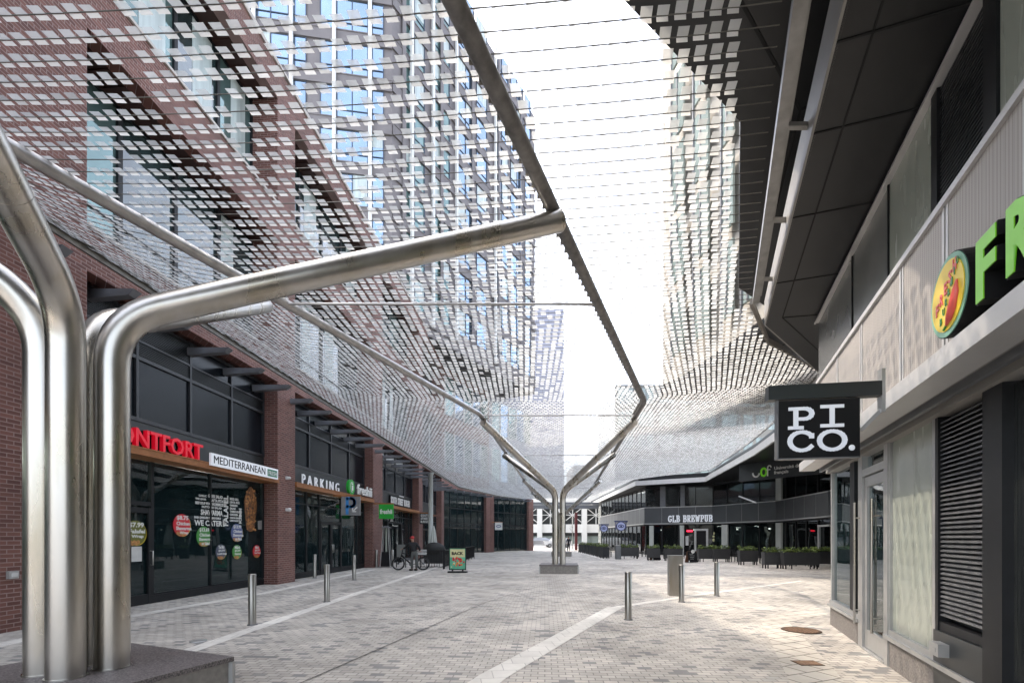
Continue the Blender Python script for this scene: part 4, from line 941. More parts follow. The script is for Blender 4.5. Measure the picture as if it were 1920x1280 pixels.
blade('burger_blade_sign', 'black hanging sign with SOUTH STREET BURGER in white', -6.4, 34.6, .78, 3.4, M['black'], d_sb)
def d_w(m, o, X, s): strokes(m, [arc(.5, .5, .3, .14, 0, 360, 12)], o, X, s, s, .08, .006); return [M['blue']]
blade('clinic_blade_sign', 'small white hanging sign on the brick pier of the glass wing', -1.45, 51.1, .8, 3.25, M['white'], d_w)
# wall camera and lamps on pier
for yy, z, r, lab in ((16.75, 2.62, .07, 'small white dome camera on the brick pier between the shops'), (16.75, 3.75, .05, 'small pale wall lamp high on the brick pier between the shops')):
    c = FL.p(yy, .0, z); m = MB(); m.box(c.x+.001, c.x+.08, c.y-.05, c.y+.05, c.z-.05, c.z+.05); m.ell((c.x+.12, c.y, c.z), (r, r, r)); setp(m.build('wall_camera', M['whitepost'], loc=c), lab, 'camera' if r > .06 else 'lamp')
c = FL.p(8.1, 0, .98); m = MB(); m.box(c.x+.001, c.x+.06, c.y-.08, c.y+.08, c.z-.06, c.z+.07); m.m = 1; m.box(c.x+.061, c.x+.07, c.y-.05, c.y+.05, c.z-.03, c.z+.04); setp(m.build('wall_box', [M['alu'], M['paper']], loc=c), 'small pale electrical box low on the leftmost brick pier', 'socket box')

# window stickers on the falafel shop
GF = Fr(FL.a+FL.n.x*0+SO*FL.L, .068, 1)      # glass plane
def sticker(px, py, dia, m1, lines, label, small=False):
    Y = GF.Y(px); z = CH-(py-HZ)*Y/F_; r = dia/2; o = .0
    e = thing('price_sticker', label, 'sticker', GF.p(Y, .0, z-r), 0, 'round price stickers on the falafel shop window')
    m = MB(); m.m = 1; disc(m, GF, Y+.05*dia, -.026, z-.01, r*.98, .006); m.m = 0; disc(m, GF, Y, -.019, z, r, .008)
    m.m = 3
    for q in range(5): disc(m, GF, Y-.24*dia+q*.09*dia, -.0115+q*.0003, z-(.72+.1*(q % 2))*r, r*.17, .001, 9)
    m.m = 2; n = len(lines)
    for i, (t_, w) in enumerate(lines):
        h = (.22 if i == 0 else .165)*dia; zz = z+r*.42-i*.215*dia
        text(m, t_, GF.p(Y-w*dia/2+.03*i*dia, -.0105, zz), GF.x, min(.92, w*1.12)*dia, h, .003, .035)
    m.build('print', [m1, M['yellow'], M['white'], M['food']], e)
sticker(255, 999, .60, M['olive'], [('$7.99', .62), ('Falafel', .66), ('Wrap', .5)], 'large olive round sticker reading $7.99 Falafel Wrap')
sticker(342, 984, .60, M['redd'], [('$8.75', .6), ('Chicken', .7), ('Shawarma', .8), ('Wrap', .45)], 'large red round sticker reading $8.75 Chicken Shawarma Wrap')
sticker(383, 1005, .57, M['grn2'], [('$13.69', .6), ('Chicken', .66), ('Shawarma', .8), ('or Salad', .5)], 'large green round sticker reading $13.69 Chicken Shawarma')
sticker(445, 998, .56, M['blue'], [('$13.99', .6), ('Chicken', .66), ('Shawarma', .8), ('on Rice', .5)], 'large blue round sticker with a chicken price, below the word cloud')
sticker(415, 1034, .45, M['slate'], [('The Mini', .5), ('$4.99', .55), ('Lentil Soup', .8)], 'small slate round sticker with soup price, left of the small green one')
sticker(445, 1034, .44, M['grn2'], [('Mini', .5), ('$4.99', .55), ('Hummus', .6)], 'small green round sticker between the small slate and small red ones')
sticker(482, 1033, .42, M['redd'], [('Mini', .4), ('$4.99', .55), ('Beef Soup', .7)], 'small red round sticker at the right end of the falafel window')
Y = GF.Y(351); z = CH+(HZ-937)*Y/F_
m = MB(); P0 = GF.p(Y, -.2, z); 
pts = [P0+GF.x*(.30*math.cos(a*math.pi/12))+Vector((0, 0, .13*math.sin(a*math.pi/12))) for a in range(25)]
m.tube(pts, .012, 6); text(m, 'OPEN', P0-GF.x*.2-Vector((0, 0, .06)), GF.x, .4, .12, .01, .01); setp(m.build('open_sign', M['redneon'], loc=P0), 'red neon OPEN oval behind the falafel shop glass', 'sign')
# word cloud
Yc0 = GF.Y(366); Yc1 = GF.Y(455); zc0 = CH+(HZ-985)*GF.Y(380)/F_-.0; zc1 = CH+(HZ-927)*GF.Y(420)/F_
e = thing('word_cloud_decal', 'white word cloud of menu words with WE CATER and SHAWARMA on the glass', 'window lettering', GF.p(Yc0, 0, zc0))
m = MB(); Wd = (Yc1-Yc0)
def wt(s, u, v, w, h, vert=False):
    O = GF.p(Yc0+u*Wd, -.026, zc0+v*(zc1-zc0))
    if vert: text(m, s, O, Vector((0, 0, 1)), w*(zc1-zc0), h*Wd, .003, .03, up=-GF.x)
    else: text(m, s, O, GF.x, w*Wd, h*(zc1-zc0), .003, .03)
wt('WE CATER', 0, 0, .55, .17); wt('BABA GANOUSH TAHINI HUMUS', 0, .21, .52, .07); wt('SHAWARMA', .12, .32, .44, .17); wt('FATTOUSH SALAD', .14, .53, .4, .07); wt('BEEF SOUP PITA', .02, .63, .28, .08); wt('HUMMUS', .34, .62, .23, .1)
wt('KAFTA PITA', .3, .74, .27, .09); wt('GREEK SALAD', .26, .86, .3, .1); wt('FALAFEL', .68, .02, .97, .1, True); wt('MIXED GRILL', .72, .86, .2, .08); wt('LENTIL RICE', .72, .76, .22, .07); wt('GARDEN', .72, .66, .17, .07); wt('SALAD', .72, .56, .13, .07)
wt('TABBOULI', .72, .46, .2, .07); wt('CHICKEN', .72, .36, .18, .07); wt('KIBBI', .99, .12, .5, .06, True); wt('VINE LEAVES', .02, .76, .2, .06); wt('GARLIC', .08, .86, .15, .06); wt('BEEF', .6, .0, .2, .035, True); wt('ONION RINGS', .72, .26, .24, .06); wt('LEMONADE', .72, .17, .2, .06)
m.build('lettering', M['white'], e)
# meat picture
Ym = GF.Y(471); zb, zt = CH+(HZ-997)*Ym/F_, CH+(HZ-913)*Ym/F_
m = MB(); n = 26; out = []
for i in range(n):
    a = 2*math.pi*i/n; out.append((.30*math.cos(a)*(1+.08*math.sin(5*a)+R.uniform(-.05, .05)), (zt-zb)/2*abs(math.sin(a))**.8*(1 if math.sin(a) > 0 else -1)*(1+R.uniform(-.03, .03))))
V = [GF.p(Ym+x, -.026, (zb+zt)/2+y) for x, y in out]; V2 = [v+GF.n*.008 for v in V]
m.add(V+V2, [tuple(range(n-1, -1, -1)), tuple(range(n, 2*n))]+[(j, (j+1) % n, n+(j+1) % n, n+j) for j in range(n)], False); m.m = 1
m.m = 2
for q in range(90):
    yy_, zz_ = R.uniform(-.26, .26), R.uniform(-.46, .46)*(zt-zb); m.m = R.choice([0, 2, 2, 3]); disc(m, GF, Ym+yy_, -.017+q*.0001, (zb+zt)/2+zz_, R.uniform(.02, .05), .001, 6, sx=R.uniform(.6, 1.6))
m.m = 1
m.hexa([GF.p(Ym+.42, -.026, zb+.1), GF.p(Ym+.62, -.026, zb+.1), GF.p(Ym+.62, -.02, zb+.1), GF.p(Ym+.42, -.02, zb+.1), GF.p(Ym+.4, -.026, zb+.38), GF.p(Ym+.68, -.026, zb+.42), GF.p(Ym+.68, -.02, zb+.42), GF.p(Ym+.4, -.02, zb+.38)])
setp(m.build('meat_decal', [M['meat'], M['alu'], M['food'], M['soffb']]), 'tall brown picture of stacked roast meat at the right of the falafel window', 'window picture')
m = MB(); Y = GF.Y(258); z = CH-(1038-HZ)*Y/F_; GF.box(m, Y-.14, Y+.14, -.028, -.02, z-.18, z+.18); setp(m.build('door_notice', M['paper']), 'white paper notice on the falafel shop door under the olive sticker', 'notice')

# ------------------------------------------------------------------ signs, right building
e = thing('grill_letters', 'large lime green letters FR with deep black sides on the perforated band', 'sign', FR.p(2.5, .5, 3.3))
RF = FR
ya = 2.74; h = .40; z0 = 3.085
for part, o_, th_, k_, mt in (('letter_sides', .33, .235, 0, M['black']), ('letter_faces', .568, .006, .008, M['lime'])):
    m = MB()
    for ch, u_, w_ in (('F', 0, .235), ('R', .325, .29), ('E', .70, .25), ('S', 1.03, .26), ('H', 1.37, .28)): text(m, ch, FR.p(ya, o_, z0+k_)+FR.x*(u_+k_), FR.x, w_-2*k_, h-2*k_, th_, .04)
    m.build(part, mt, e)
m = MB(); m.bar(FR.p(2.95, .42, z0-.03), FR.p(.9, .42, z0-.03), .1, .03); m.build('rail', M['black'], e)
e = thing('round_burrito_sign', 'round yellow sign with a red chili and FRESH BURRITO around it', 'sign', FR.p(3.7, .4, 3.15))
Yd, zd, rd = 3.1, 3.335, .285
m = MB(); disc(m, FR, Yd, .306, zd, rd, .25, 40); m.build('drum', M['black'], e)
m = MB(); disc(m, FR, Yd, .5565, zd, rd-.008, .006, 40); m.m = 1; disc(m, FR, Yd, .563, zd, rd-.045, .006, 40); m.m = 2
for i, ch in enumerate('FRESH'): 
    u = (-.17+i*.075)*.86; v = (-.10+i*.06)*.86; text(m, ch, FR.p(Yd, .57, zd)+FR.x*(u-.02)+Vector((0, 0, v)), FR.x, .05, .086, .004, .03)
m.m = 3
for i, ch in enumerate('BURRITO'):
    u = (-.12+i*.047)*.86; v = (-.2+i*.062)*.86; text(m, ch, FR.p(Yd, .57, zd)+FR.x*u+Vector((0, 0, v)), FR.x, .033, .052, .004, .03)
m.m = 2; c0 = FR.p(Yd, .574, zd); ch_ = [c0+FR.x*x*.86+Vector((0, 0, y*.86)) for x, y in ((.0, -.24), (.07, -.2), (.13, -.13), (.17, -.04), (.18, .05))]
m.tube(ch_, [.007, .027, .032, .026, .006], 8); m.m = 3; m.tube([c0+FR.x*0+Vector((0, 0, -.206)), c0+FR.x*-.04+Vector((0, 0, -.225))], .008, 6)
m.build('face', [M['sgreen'], M['yellow'], M['salmon'], M['grn2']], e)
# PICO sign
YP = 3.95
pa, pc = at(1457, 862, YP), at(1608, 738, YP-.1)
ax = (Vector((pc.x, pc.y, 0))-Vector((pa.x, pa.y, 0))); wS = ax.length; ax.normalize(); nn = Vector((ax.y, -ax.x, 0))
zt, zb = at(1457, 754, YP).z, at(1457, 860, YP).z
ang = math.atan2(ax.y, ax.x)
e = thing('pizza_blade_sign', 'black square projecting sign with white slab letters PI CO.', 'sign', (pa.x, pa.y, zb), ang)
m = MB(); m.box(0, wS, -.035, .035, 0, zt-zb); m.build('board', M['blackgloss'] if 'blackgloss' in M else M['black'], e, local=True)
m = MB(); m.box(-.008, -.001, -.037, .037, -.005, zt-zb+.005); m.box(0, wS, -.037, .037, -.009, -.001); m.build('rim', M['greymetal'], e, local=True)
hS = zt-zb
m = MB(); X = Vector((1, 0, 0)); k = wS
for ch, x, y, w, h in (('P', .12, .52, .33, .33), ('I', .49, .54, .34, .33), ('C', .12, .12, .32, .33), ('O', .49, .12, .34, .33)):
    strokes(m, SLAB[ch], (x*k, -.036, y*hS), X, w*k, h*hS, .042*k/.68, .006, sv=.03*k/.68)
m.ell((.9*k, -.038, .15*hS), (.024, .004, .024)); m.build('lettering', M['litwhite'], e, local=True)
m = MB(); m.box(-.08, wS+.16, -.04, .04, hS+.012, hS+.13); m.build('arm', M['darkpanel'], e, local=True)
m = MB(); m.box(wS+.161, wS+.19, -.03, .03, hS-.12, hS+.23); m.bar((wS+.17, 0, hS-.1), (wS+.02, 0, hS-.26), .02, .03); m.build('wall_bracket', M['alu'], e, local=True)
# decals on the door glass
m = MB(); FR.box(m, 6.12, 6.3, -.2, -.19, 1.5, 2.0); setp(m.build('door_poster', M['redd']), 'red poster hanging behind the glass shop door', 'poster')
m = MB()
for z in (1.38, 1.43, 1.48): FR.box(m, 7.12, 7.28, -.014, -.012, z, z+.025)
setp(m.build('hours_decal', M['white']), 'white opening hours lines on the glass left of the door', 'window lettering')

# ------------------------------------------------------------------ pub signs and patio
def eye_sign(px, py, Y, label):
    c = at(px, py, Y); e = thing('eye_blade_sign', label, 'sign', c, 0, 'round eye signs hanging at the pub corner'); r = .36
    m = MB(); m.lathe([(r, -.08), (r, .08)], (0, 0, 0), 24, 'y'); m.box(-.5, .5, -.1, .1, r-.05, r+.06); m.box(-.42, -.36, -.04, .04, -.3, .35); m.box(.36, .42, -.04, .04, -.3, .35); m.build('frame', M['navy'], e, local=True)
    m = MB(); m.lathe([(r-.05, 0), (r-.05, .01)], (0, -.095, 0), 24, 'y'); m.m = 1
    strokes(m, [arc(.5, .5, .42, .22, 0, 180, 8), arc(.5, .5, .42, .16, 180, 360, 8)], (-.25, -.097, -.25), Vector((1, 0, 0)), .5, .5, .05, .004); m.lathe([(.07, 0), (.07, .006)], (0, -.106, 0), 12, 'y')
    m.build('disc', [M['lilac'], M['navy']], e, local=True)
eye_sign(1132, 990, 46, 'smaller eye-logo hanging sign, left of its pair at the pub corner')
eye_sign(1164, 986, 36, 'larger eye-logo hanging sign, right of its pair at the pub corner')

def foliage(mb, x0, x1, y0, y1, z0, h, n):
    for i in range(n):
        x, y = R.uniform(x0, x1), R.uniform(y0, y1); z = z0+h*R.random()**.8*(.75+.25*math.sin(x*9+y*5)); s = R.uniform(.025, .055); a = R.uniform(0, 6.28); t = R.uniform(-.9, .9)
        d1 = Vector((math.cos(a)*s, math.sin(a)*s, t*s)); d2 = Vector((-math.sin(a)*s*.6, math.cos(a)*s*.6, R.uniform(-.6, .9)*s)); c = Vector((x, y, z))
        mb.m = R.choice([0, 0, 1]); mb.add([c-d1, c-d2, c+d1, c+d2], [(0, 1, 2, 3)], False)
pots = []
def planter(c, w, label, ang=0., h=.62, legs=.14, dep=.36, hh=.3):
    e = thing('planter', label, 'planter', c, ang, 'grey planters with low green shrubs around the pub patio')
    m = MB(); a = w/2; m.hexa([(-a*.95, -dep*.45, legs), (a*.95, -dep*.45, legs), (a*.95, dep*.45, legs), (-a*.95, dep*.45, legs), (-a, -dep/2, legs+h), (a, -dep/2, legs+h), (a, dep/2, legs+h), (-a, dep/2, legs+h)])
    m.m = 1; m.box(-a+.03, a-.03, -dep/2+.03, dep/2-.03, legs+h, legs+h+.004); m.build('box', [M['pot'], M['soil']], e, local=True)
    for sx in (-1, 1):
        for sy in (-1, 1): m = MB(); m.box(sx*a*.85-.025, sx*a*.85+.025, sy*dep*.35-.025, sy*dep*.35+.025, 0, legs); m.build('leg', M['black'], e, local=True)
        m = MB(); m.box(sx*a*.5-.02, sx*a*.5+.02, -.1, -.06, 0, legs); m.build('leg', M['black'], e, local=True)
    m = MB(); foliage(m, -a+.02, a-.02, -dep/2, dep/2, legs+h-.02, hh, int(420*w)); m.build('foliage', [M['leaf'], M['leafd']], e, local=True)
    return e
na = ['first', 'second', 'third', 'fourth', 'fifth', 'sixth', 'seventh']
for i in range(7):
    t = i/6; Y = 50-13.5*t; px = 1091+(1134-1091)*t
    planter(((px-960)/F_*Y, Y, 0), .62, '%s planter from the far left end of the row beside the walkway' % na[i], rad(20), h=.8, legs=.08, dep=.5)
for px, py, w, lab in ((1179, 1047, 1.5, 'wide planter just right of the grey square pylon'), (1225, 1050, .9, 'planter behind the chalk board left of the pub door'), (1262, 1051, 1.25, 'planter below the pub name, left of the door'),
                       (1327, 1052.5, 1.35, 'planter right of the pub door, behind the steel bollards'), (1352, 1053, 1.1, 'planter between the door planter and the pale pub column'), (1402, 1058.5, 1.1, 'planter standing left of the wicker-like square one'),
                       (1447, 1065, .95, 'square dark planter in front of the broad pale column'), (1500, 1066, 1.9, 'long shaded planter in front of the dark corner window'), (1545, 1063, 1.4, 'shaded planter partly hidden by the glass shop corner')):
    c = gp(px, py); planter(c, w, lab, 0, h=.66, legs=.2)
# patio chairs and tables
def chair(mb_only=False):
    pass
def make_chair(loc, rz, label):
    e = thing('patio_chair', label, 'chair', loc, rz, 'dark slatted patio chairs')
    m = MB(); m.box(-.22, .22, -.22, .22, .43, .46); m.build('seat', M['black'], e, local=True)
    m = MB()
    for i in range(5): m.box(-.2, .2, .2, .23, .52+i*.08, .56+i*.08)
    m.build('backrest', M['black'], e, local=True)
    for sx in (-1, 1):
        for sy in (-1, 1):
            m = MB(); m.box(sx*.2-.018, sx*.2+.018, sy*.2-.018, sy*.2+.018, 0, .9 if sy > 0 else .43); m.build('leg', M['black'], e, local=True)
    return e
cl = [(1190, 38.5, 'between the wide planter and the glass'), (1204, 39.5, 'beside the pub corner pier'), (1245, 36.0, 'behind the chalk board'), (1285, 36.5, 'left of the pub door'), (1380, 31, 'behind the planter gap right of the door'), (1425, 29.5, 'left of the broad pale column'),
      (1470, 27.5, 'in front of the broad pale column'), (1482, 26.8, 'right against the broad pale column'), (1520, 26.6, 'in the dark corner of the pub'), (1150, 39, 'behind the grey square pylon')]
for px, Y, w in cl: make_chair(((px-960)/F_*Y, Y, 0), R.uniform(-.6, .6)+math.pi*(R.random() < .5), 'dark slatted patio chair '+w)
# chalk boards
def aboard(px, py, label):
    c = gp(px, py); e = thing('chalkboard_stand', label, 'a-frame sign', c, rad(10), 'folding chalk boards outside the pub')
    m = MB(); m.hexa([(-.33, -.02, .04), (.33, -.02, .04), (.33, .02, .04), (-.33, .02, .04), (-.3, .16, .72), (.3, .16, .72), (.3, .2, .72), (-.3, .2, .72)]); m.build('board', M['black'], e, local=True)
    m = MB(); m.hexa([(.34, .28, .0), (.5, .5, .0), (.5, .54, .0), (.34, .32, .0), (.31, .19, .75), (.36, .2, .75), (.36, .24, .75), (.31, .24, .75)]); m.hexa([(-.3, .5, 0), (.3, .5, 0), (.3, .53, 0), (-.3, .53, 0), (-.3, .22, .74), (.3, .22, .74), (.3, .25, .74), (-.3, .25, .74)]); m.build('rear_leg', M['wood'], e, local=True)
    m = MB(); m.lathe([(.12, 0), (.12, .02)], (.05, .12, .72), 18, 'y'); m.m = 1; m.box(-.33, -.28, -.04, -.02, .0, .15)
    for i in range(4): m.box(-.2, .05+.04*(i % 3), .02+i*.03, .026+i*.03, .25+i*.1, .262+i*.1)
    m.build('chalk_marks', [M['white'], M['white']], e, local=True)
aboard(1231, 1050, 'folding chalk board with a white round badge left of the pub door'); aboard(1300, 1054.5, 'folding chalk board with a white round badge just in front of the pub door')

# poster stand
c = gp(858, 1073); e = thing('poster_stand', 'tall framed poster stand with a colourful pizza poster reading BACK', 'poster stand', c)
m = MB(); w, h0, h1 = .36, .17, 1.12
for a in ((-w-.035, -w), (w, w+.035)): m.box(a[0], a[1], -.03, .03, h0, h1)
m.box(-w-.035, w+.035, -.03, .03, h1, h1+.05); m.box(-w-.035, w+.035, -.03, .03, h0-.04, h0); m.box(-w+.02, w-.02, -.01, .03, h1+.05, h1+.07); m.build('frame', M['black'], e, local=True)
m = MB(); m.box(-w, w, -.012, .012, h0, h1)
m.m = 1; m.box(-w+.02, w-.02, -.016, -.0125, .72, h1-.03)
m.m = 2; text(m, 'BACK', (-.27, -.017, .82), (1, 0, 0), .54, .15, .004, .05); m.m = 3
for q in range(26):
    x, z = R.gauss(0, .14), R.gauss(.5, .12); x = max(-.3, min(.3, x)); z = max(.25, min(.7, z)); r = R.uniform(.03, .06); m.m = R.choice([3, 4, 5]); m.lathe([(r, 0), (r, .002+.0006*q)], (x, -.018-.0006*q, z), 9, 'y')
m.m = 0; m.build('poster', [M['mint'], M['cream'], M['black'], M['orangeprint'], M['redd'], M['cream']], e, local=True)
m = MB(); m.prism([(-.42, -.22), (.42, -.22), (.46, -.1), (.46, .1), (.42, .22), (-.42, .22), (-.46, .1), (-.46, -.1)], .004, .07); m.box(-.27, -.2, -.02, .02, .07, .13); m.box(.2, .27, -.02, .02, .07, .13); m.build('base', M['rubber'], e, local=True)

# patio fence
def fence(a, c, label):
    a, c = Vector((*a, 0)), Vector((*c, 0)); d = c-a; L_ = d.length; d.normalize(); e = thing('patio_railing', label, 'railing', a, 0)
    m = MB(); m.bar(a+Vector((0, 0, .95)), c+Vector((0, 0, .95)), .05, .04); m.build('top_rail', M['black'], e)
    m = MB(); m.bar(a+Vector((0, 0, .12)), c+Vector((0, 0, .12)), .04, .03); m.build('bottom_rail', M['black'], e)
    n = int(L_/1.6)+1
    for i in range(n+1):
        p = a+d*L_*i/n; m = MB(); m.bar(p, p+Vector((0, 0, 1.0)), .05, .05); m.build('post', M['black'], e)
    m = MB(); k = int(L_/.13)
    for i in range(k): p = a+d*(i+.5)*L_/k; m.bar(p+Vector((0, 0, .13)), p+Vector((0, 0, .94)), .02, .02)
    m.build('bars', M['black'], e)
fence((-4.75, 24.3), (-3.52, 24.1), 'short black patio railing running behind the bicycle rear wheel')
fence((-3.5, 24.3), (-2.95, 36.6), 'long black patio railing running away behind the poster stand')
# covered grill, parasol, heaters
c = Vector((-4.3, 26.0, 0)); e = thing('covered_grill', 'dark domed cover over a grill inside the patio railing', 'grill cover', c)
m = MB(); m.ell((0, 0, .95), (.62, .4, .42), 16, 10); m.box(-.5, .5, -.3, .3, .2, .95); m.build('cover', M['rubber'], e, local=True)
def heater(x, y, label, h=2.15):
    e = thing('patio_heater', label, 'patio heater', (x, y, 0), 0, 'pyramid patio heaters on the burger shop terrace')
    for sx in (-1, 1):
        for sy in (-1, 1):
            m = MB(); m.bar((sx*.28, sy*.2, 0), (sx*.13, sy*.1, h), .03, .03); m.build('leg', M['alu'], e, local=True)
    m = MB(); m.hexa([(-.24, -.18, .05), (.24, -.18, .05), (.24, .18, .05), (-.24, .18, .05), (-.2, -.15, .85), (.2, -.15, .85), (.2, .15, .85), (-.2, .15, .85)]); m.build('gas_box', M['black'], e, local=True)
    m = MB(); m.tube([(0, 0, .85), (0, 0, h)], .05, 10); m.build('flame_tube', M['frost'], e, local=True)
    m = MB(); m.hexa([(-.25, -.25, h), (.25, -.25, h), (.25, .25, h), (-.25, .25, h), (-.05, -.05, h+.12), (.05, -.05, h+.12), (.05, .05, h+.12), (-.05, .05, h+.12)]); m.build('hood', M['greymetal'], e, local=True)
heater((724-960)/F_*25.6, 25.6, 'pyramid patio heater beside the second brick pier'); heater((749-960)/F_*31, 31, 'pyramid patio heater farther back near the shop glass')
c = Vector(((813-960)/F_*30, 30, 0)); e = thing('closed_parasol', 'closed pale parasol standing on the patio in front of the cream column', 'parasol', c)
m = MB(); m.tube([(0, 0, 0), (0, 0, 2.4)], .02, 8); m.build('pole', M['greymetal'], e, local=True)
m = MB(); n = 16; prof = [(.04, 2.36), (.09, 2.1), (.14, 1.7), (.18, 1.3), (.14, 1.1)]; V = [(r*(1+.3*(j % 2))*math.cos(6.283*j/n), r*(1+.3*(j % 2))*math.sin(6.283*j/n), z) for r, z in prof for j in range(n)]
m.add(V, [(i*n+j, i*n+(j+1) % n, (i+1)*n+(j+1) % n, (i+1)*n+j) for i in range(len(prof)-1) for j in range(n)], False); m.build('folded_cloth', M['column'], e, local=True)
c = Vector(((752-960)/F_*25.5, 25.5, 0)); e = thing('menu_board', 'grey-blue menu board standing behind the bicycle', 'board', c)
m = MB(); m.box(-.24, .24, -.02, .02, .5, 1.25); m.build('panel', M['slateboard'] if 'slateboard' in M else M['frostd'], e, local=True)
for sx in (-1, 1): m = MB(); m.box(sx*.25-.02, sx*.25+.02, -.02, .02, 0, 1.3); m.build('leg', M['black'], e, local=True)
m = MB(); y_ = 28.2; FL.box(m, 27.9, 28.1, -.3, -.1, 0, 2.5); FL.box(m, 30.6, 30.8, -.3, -.1, 0, 2.5); FL.box(m, 27.9, 30.8, -.3, -.1, 2.5, 2.6)
setp(m.build('entrance_frame', M['black']), 'black steel entrance frame at the burger shop door behind the bicycle', 'door frame')

# ------------------------------------------------------------------ bicycle
bx, by = -5.05, 23.4
e = thing('electric_bicycle', 'black electric bicycle with fat tyres and a rear crate, facing left', 'bicycle', (bx, by, 0))
rw = .33; fx, rx = -.62, .62
for X, nm in ((fx, 0), (rx, 1)):
    m = MB(); pts = [(X+(rw-.03)*math.cos(a*math.pi/16), 0, rw+(rw-.03)*math.sin(a*math.pi/16)) for a in range(33)]; m.tube(pts, .032, 8, cap=False); w_ = m.build('wheel', M['rubber'], e, local=True)
    m = MB(); pts = [(X+(rw-.07)*math.cos(a*math.pi/16), 0, rw+(rw-.07)*math.sin(a*math.pi/16)) for a in range(33)]; m.tube(pts, .012, 6, cap=False)
    for a in range(12): q = a*math.pi/6; m.tube([(X, 0, rw), (X+(rw-.07)*math.cos(q), 0, rw+(rw-.07)*math.sin(q))], .003, 4)
    m.lathe([(.05, -.05), (.05, .05)], (X, 0, rw), 12, 'y'); m.build('rim', M['greymetal'], w_, local=True)
m = MB(); hd, st, bb = (-.42, 0, .92), (.16, 0, .88), (.02, 0, .3)
m.tube([(-.46, 0, .75), bb], .04, 10); m.tube([(-.44, 0, .86), (.14, 0, .7)], .025, 8); m.tube([bb, st], .02, 8); m.tube([bb, (rx, .06, rw)], .016, 8); m.tube([(.14, 0, .72), (rx, .06, rw)], .014, 8); m.tube([(-.4, 0, 1.0), (-.47, 0, .72), (fx, .06, rw)], .022, 8)
m.tube([(-.47, 0, .72), (fx, -.06, rw)], .02, 8); m.build('frame', M['black'], e, local=True)
m = MB(); m.box(-.3, -.02, -.035, .035, .5, .62); m.build('battery', M['greymetal'], e, local=True)
m = MB(); m.tube([(-.36, -.3, 1.06), (-.42, -.1, 1.04), (-.4, 0, 1.02), (-.42, .1, 1.04), (-.36, .3, 1.06)], .014, 8); m.build('handlebar', M['black'], e, local=True)
m = MB(); m.ell((.2, 0, .95), (.15, .09, .05)); m.build('saddle', M['rubber'], e, local=True)
m = MB(); m.box(.28, .78, -.1, .1, .74, .76); m.bar((.6, 0, .74), (rx, 0, rw), .02, .02); m.build('rack', M['black'], e, local=True)
m = MB(); m.box(.34, .76, -.2, .2, .78, .8)
for z in (.84, .92, 1.0):
    for s in (-.2, .2): m.bar((.34, s, z), (.76, s, z), .015, .03)
    for s in (.34, .76): m.bar((s, -.2, z), (s, .2, z), .015, .03)
m.build('crate', M['whitepost'], e, local=True)
m = MB(); m.lathe([(.09, -.01), (.09, .01)], (bb[0], -.07, bb[2]), 16, 'y'); m.tube([(bb[0], -.09, bb[2]), (.1, -.09, .16)], .01, 6); m.box(.06, .15, -.16, -.09, .14, .17); m.build('crank', M['greymetal'], e, local=True)

# ------------------------------------------------------------------ people
def skin(name, joints, edges, m, parent, lv=2, root=0):
    me = bpy.data.meshes.new(name); me.from_pydata([j[:3] for j in joints], edges, []); o = bpy.data.objects.new(name, me); COL.objects.link(o)
    o.modifiers.new("s", 'SKIN'); 
    for i, j in enumerate(joints):
        sv = me.skin_vertices[0].data[i]; rr = j[3]; sv.radius = (rr if not isinstance(rr, tuple) else rr[0], rr if not isinstance(rr, tuple) else rr[1]); sv.use_root = (i == root)
    sb = o.modifiers.new("b", 'SUBSURF'); sb.levels = lv; sb.render_levels = lv
    dg = bpy.context.evaluated_depsgraph_get(); me2 = bpy.data.meshes.new_from_object(o.evaluated_get(dg)); bpy.data.objects.remove(o)
    for p in me2.polygons: p.use_smooth = True
    me2.materials.clear(); me2.materials.append(m); me2.name = name
    o = bpy.data.objects.new(name, me2); COL.objects.link(o); o.parent = parent; return o
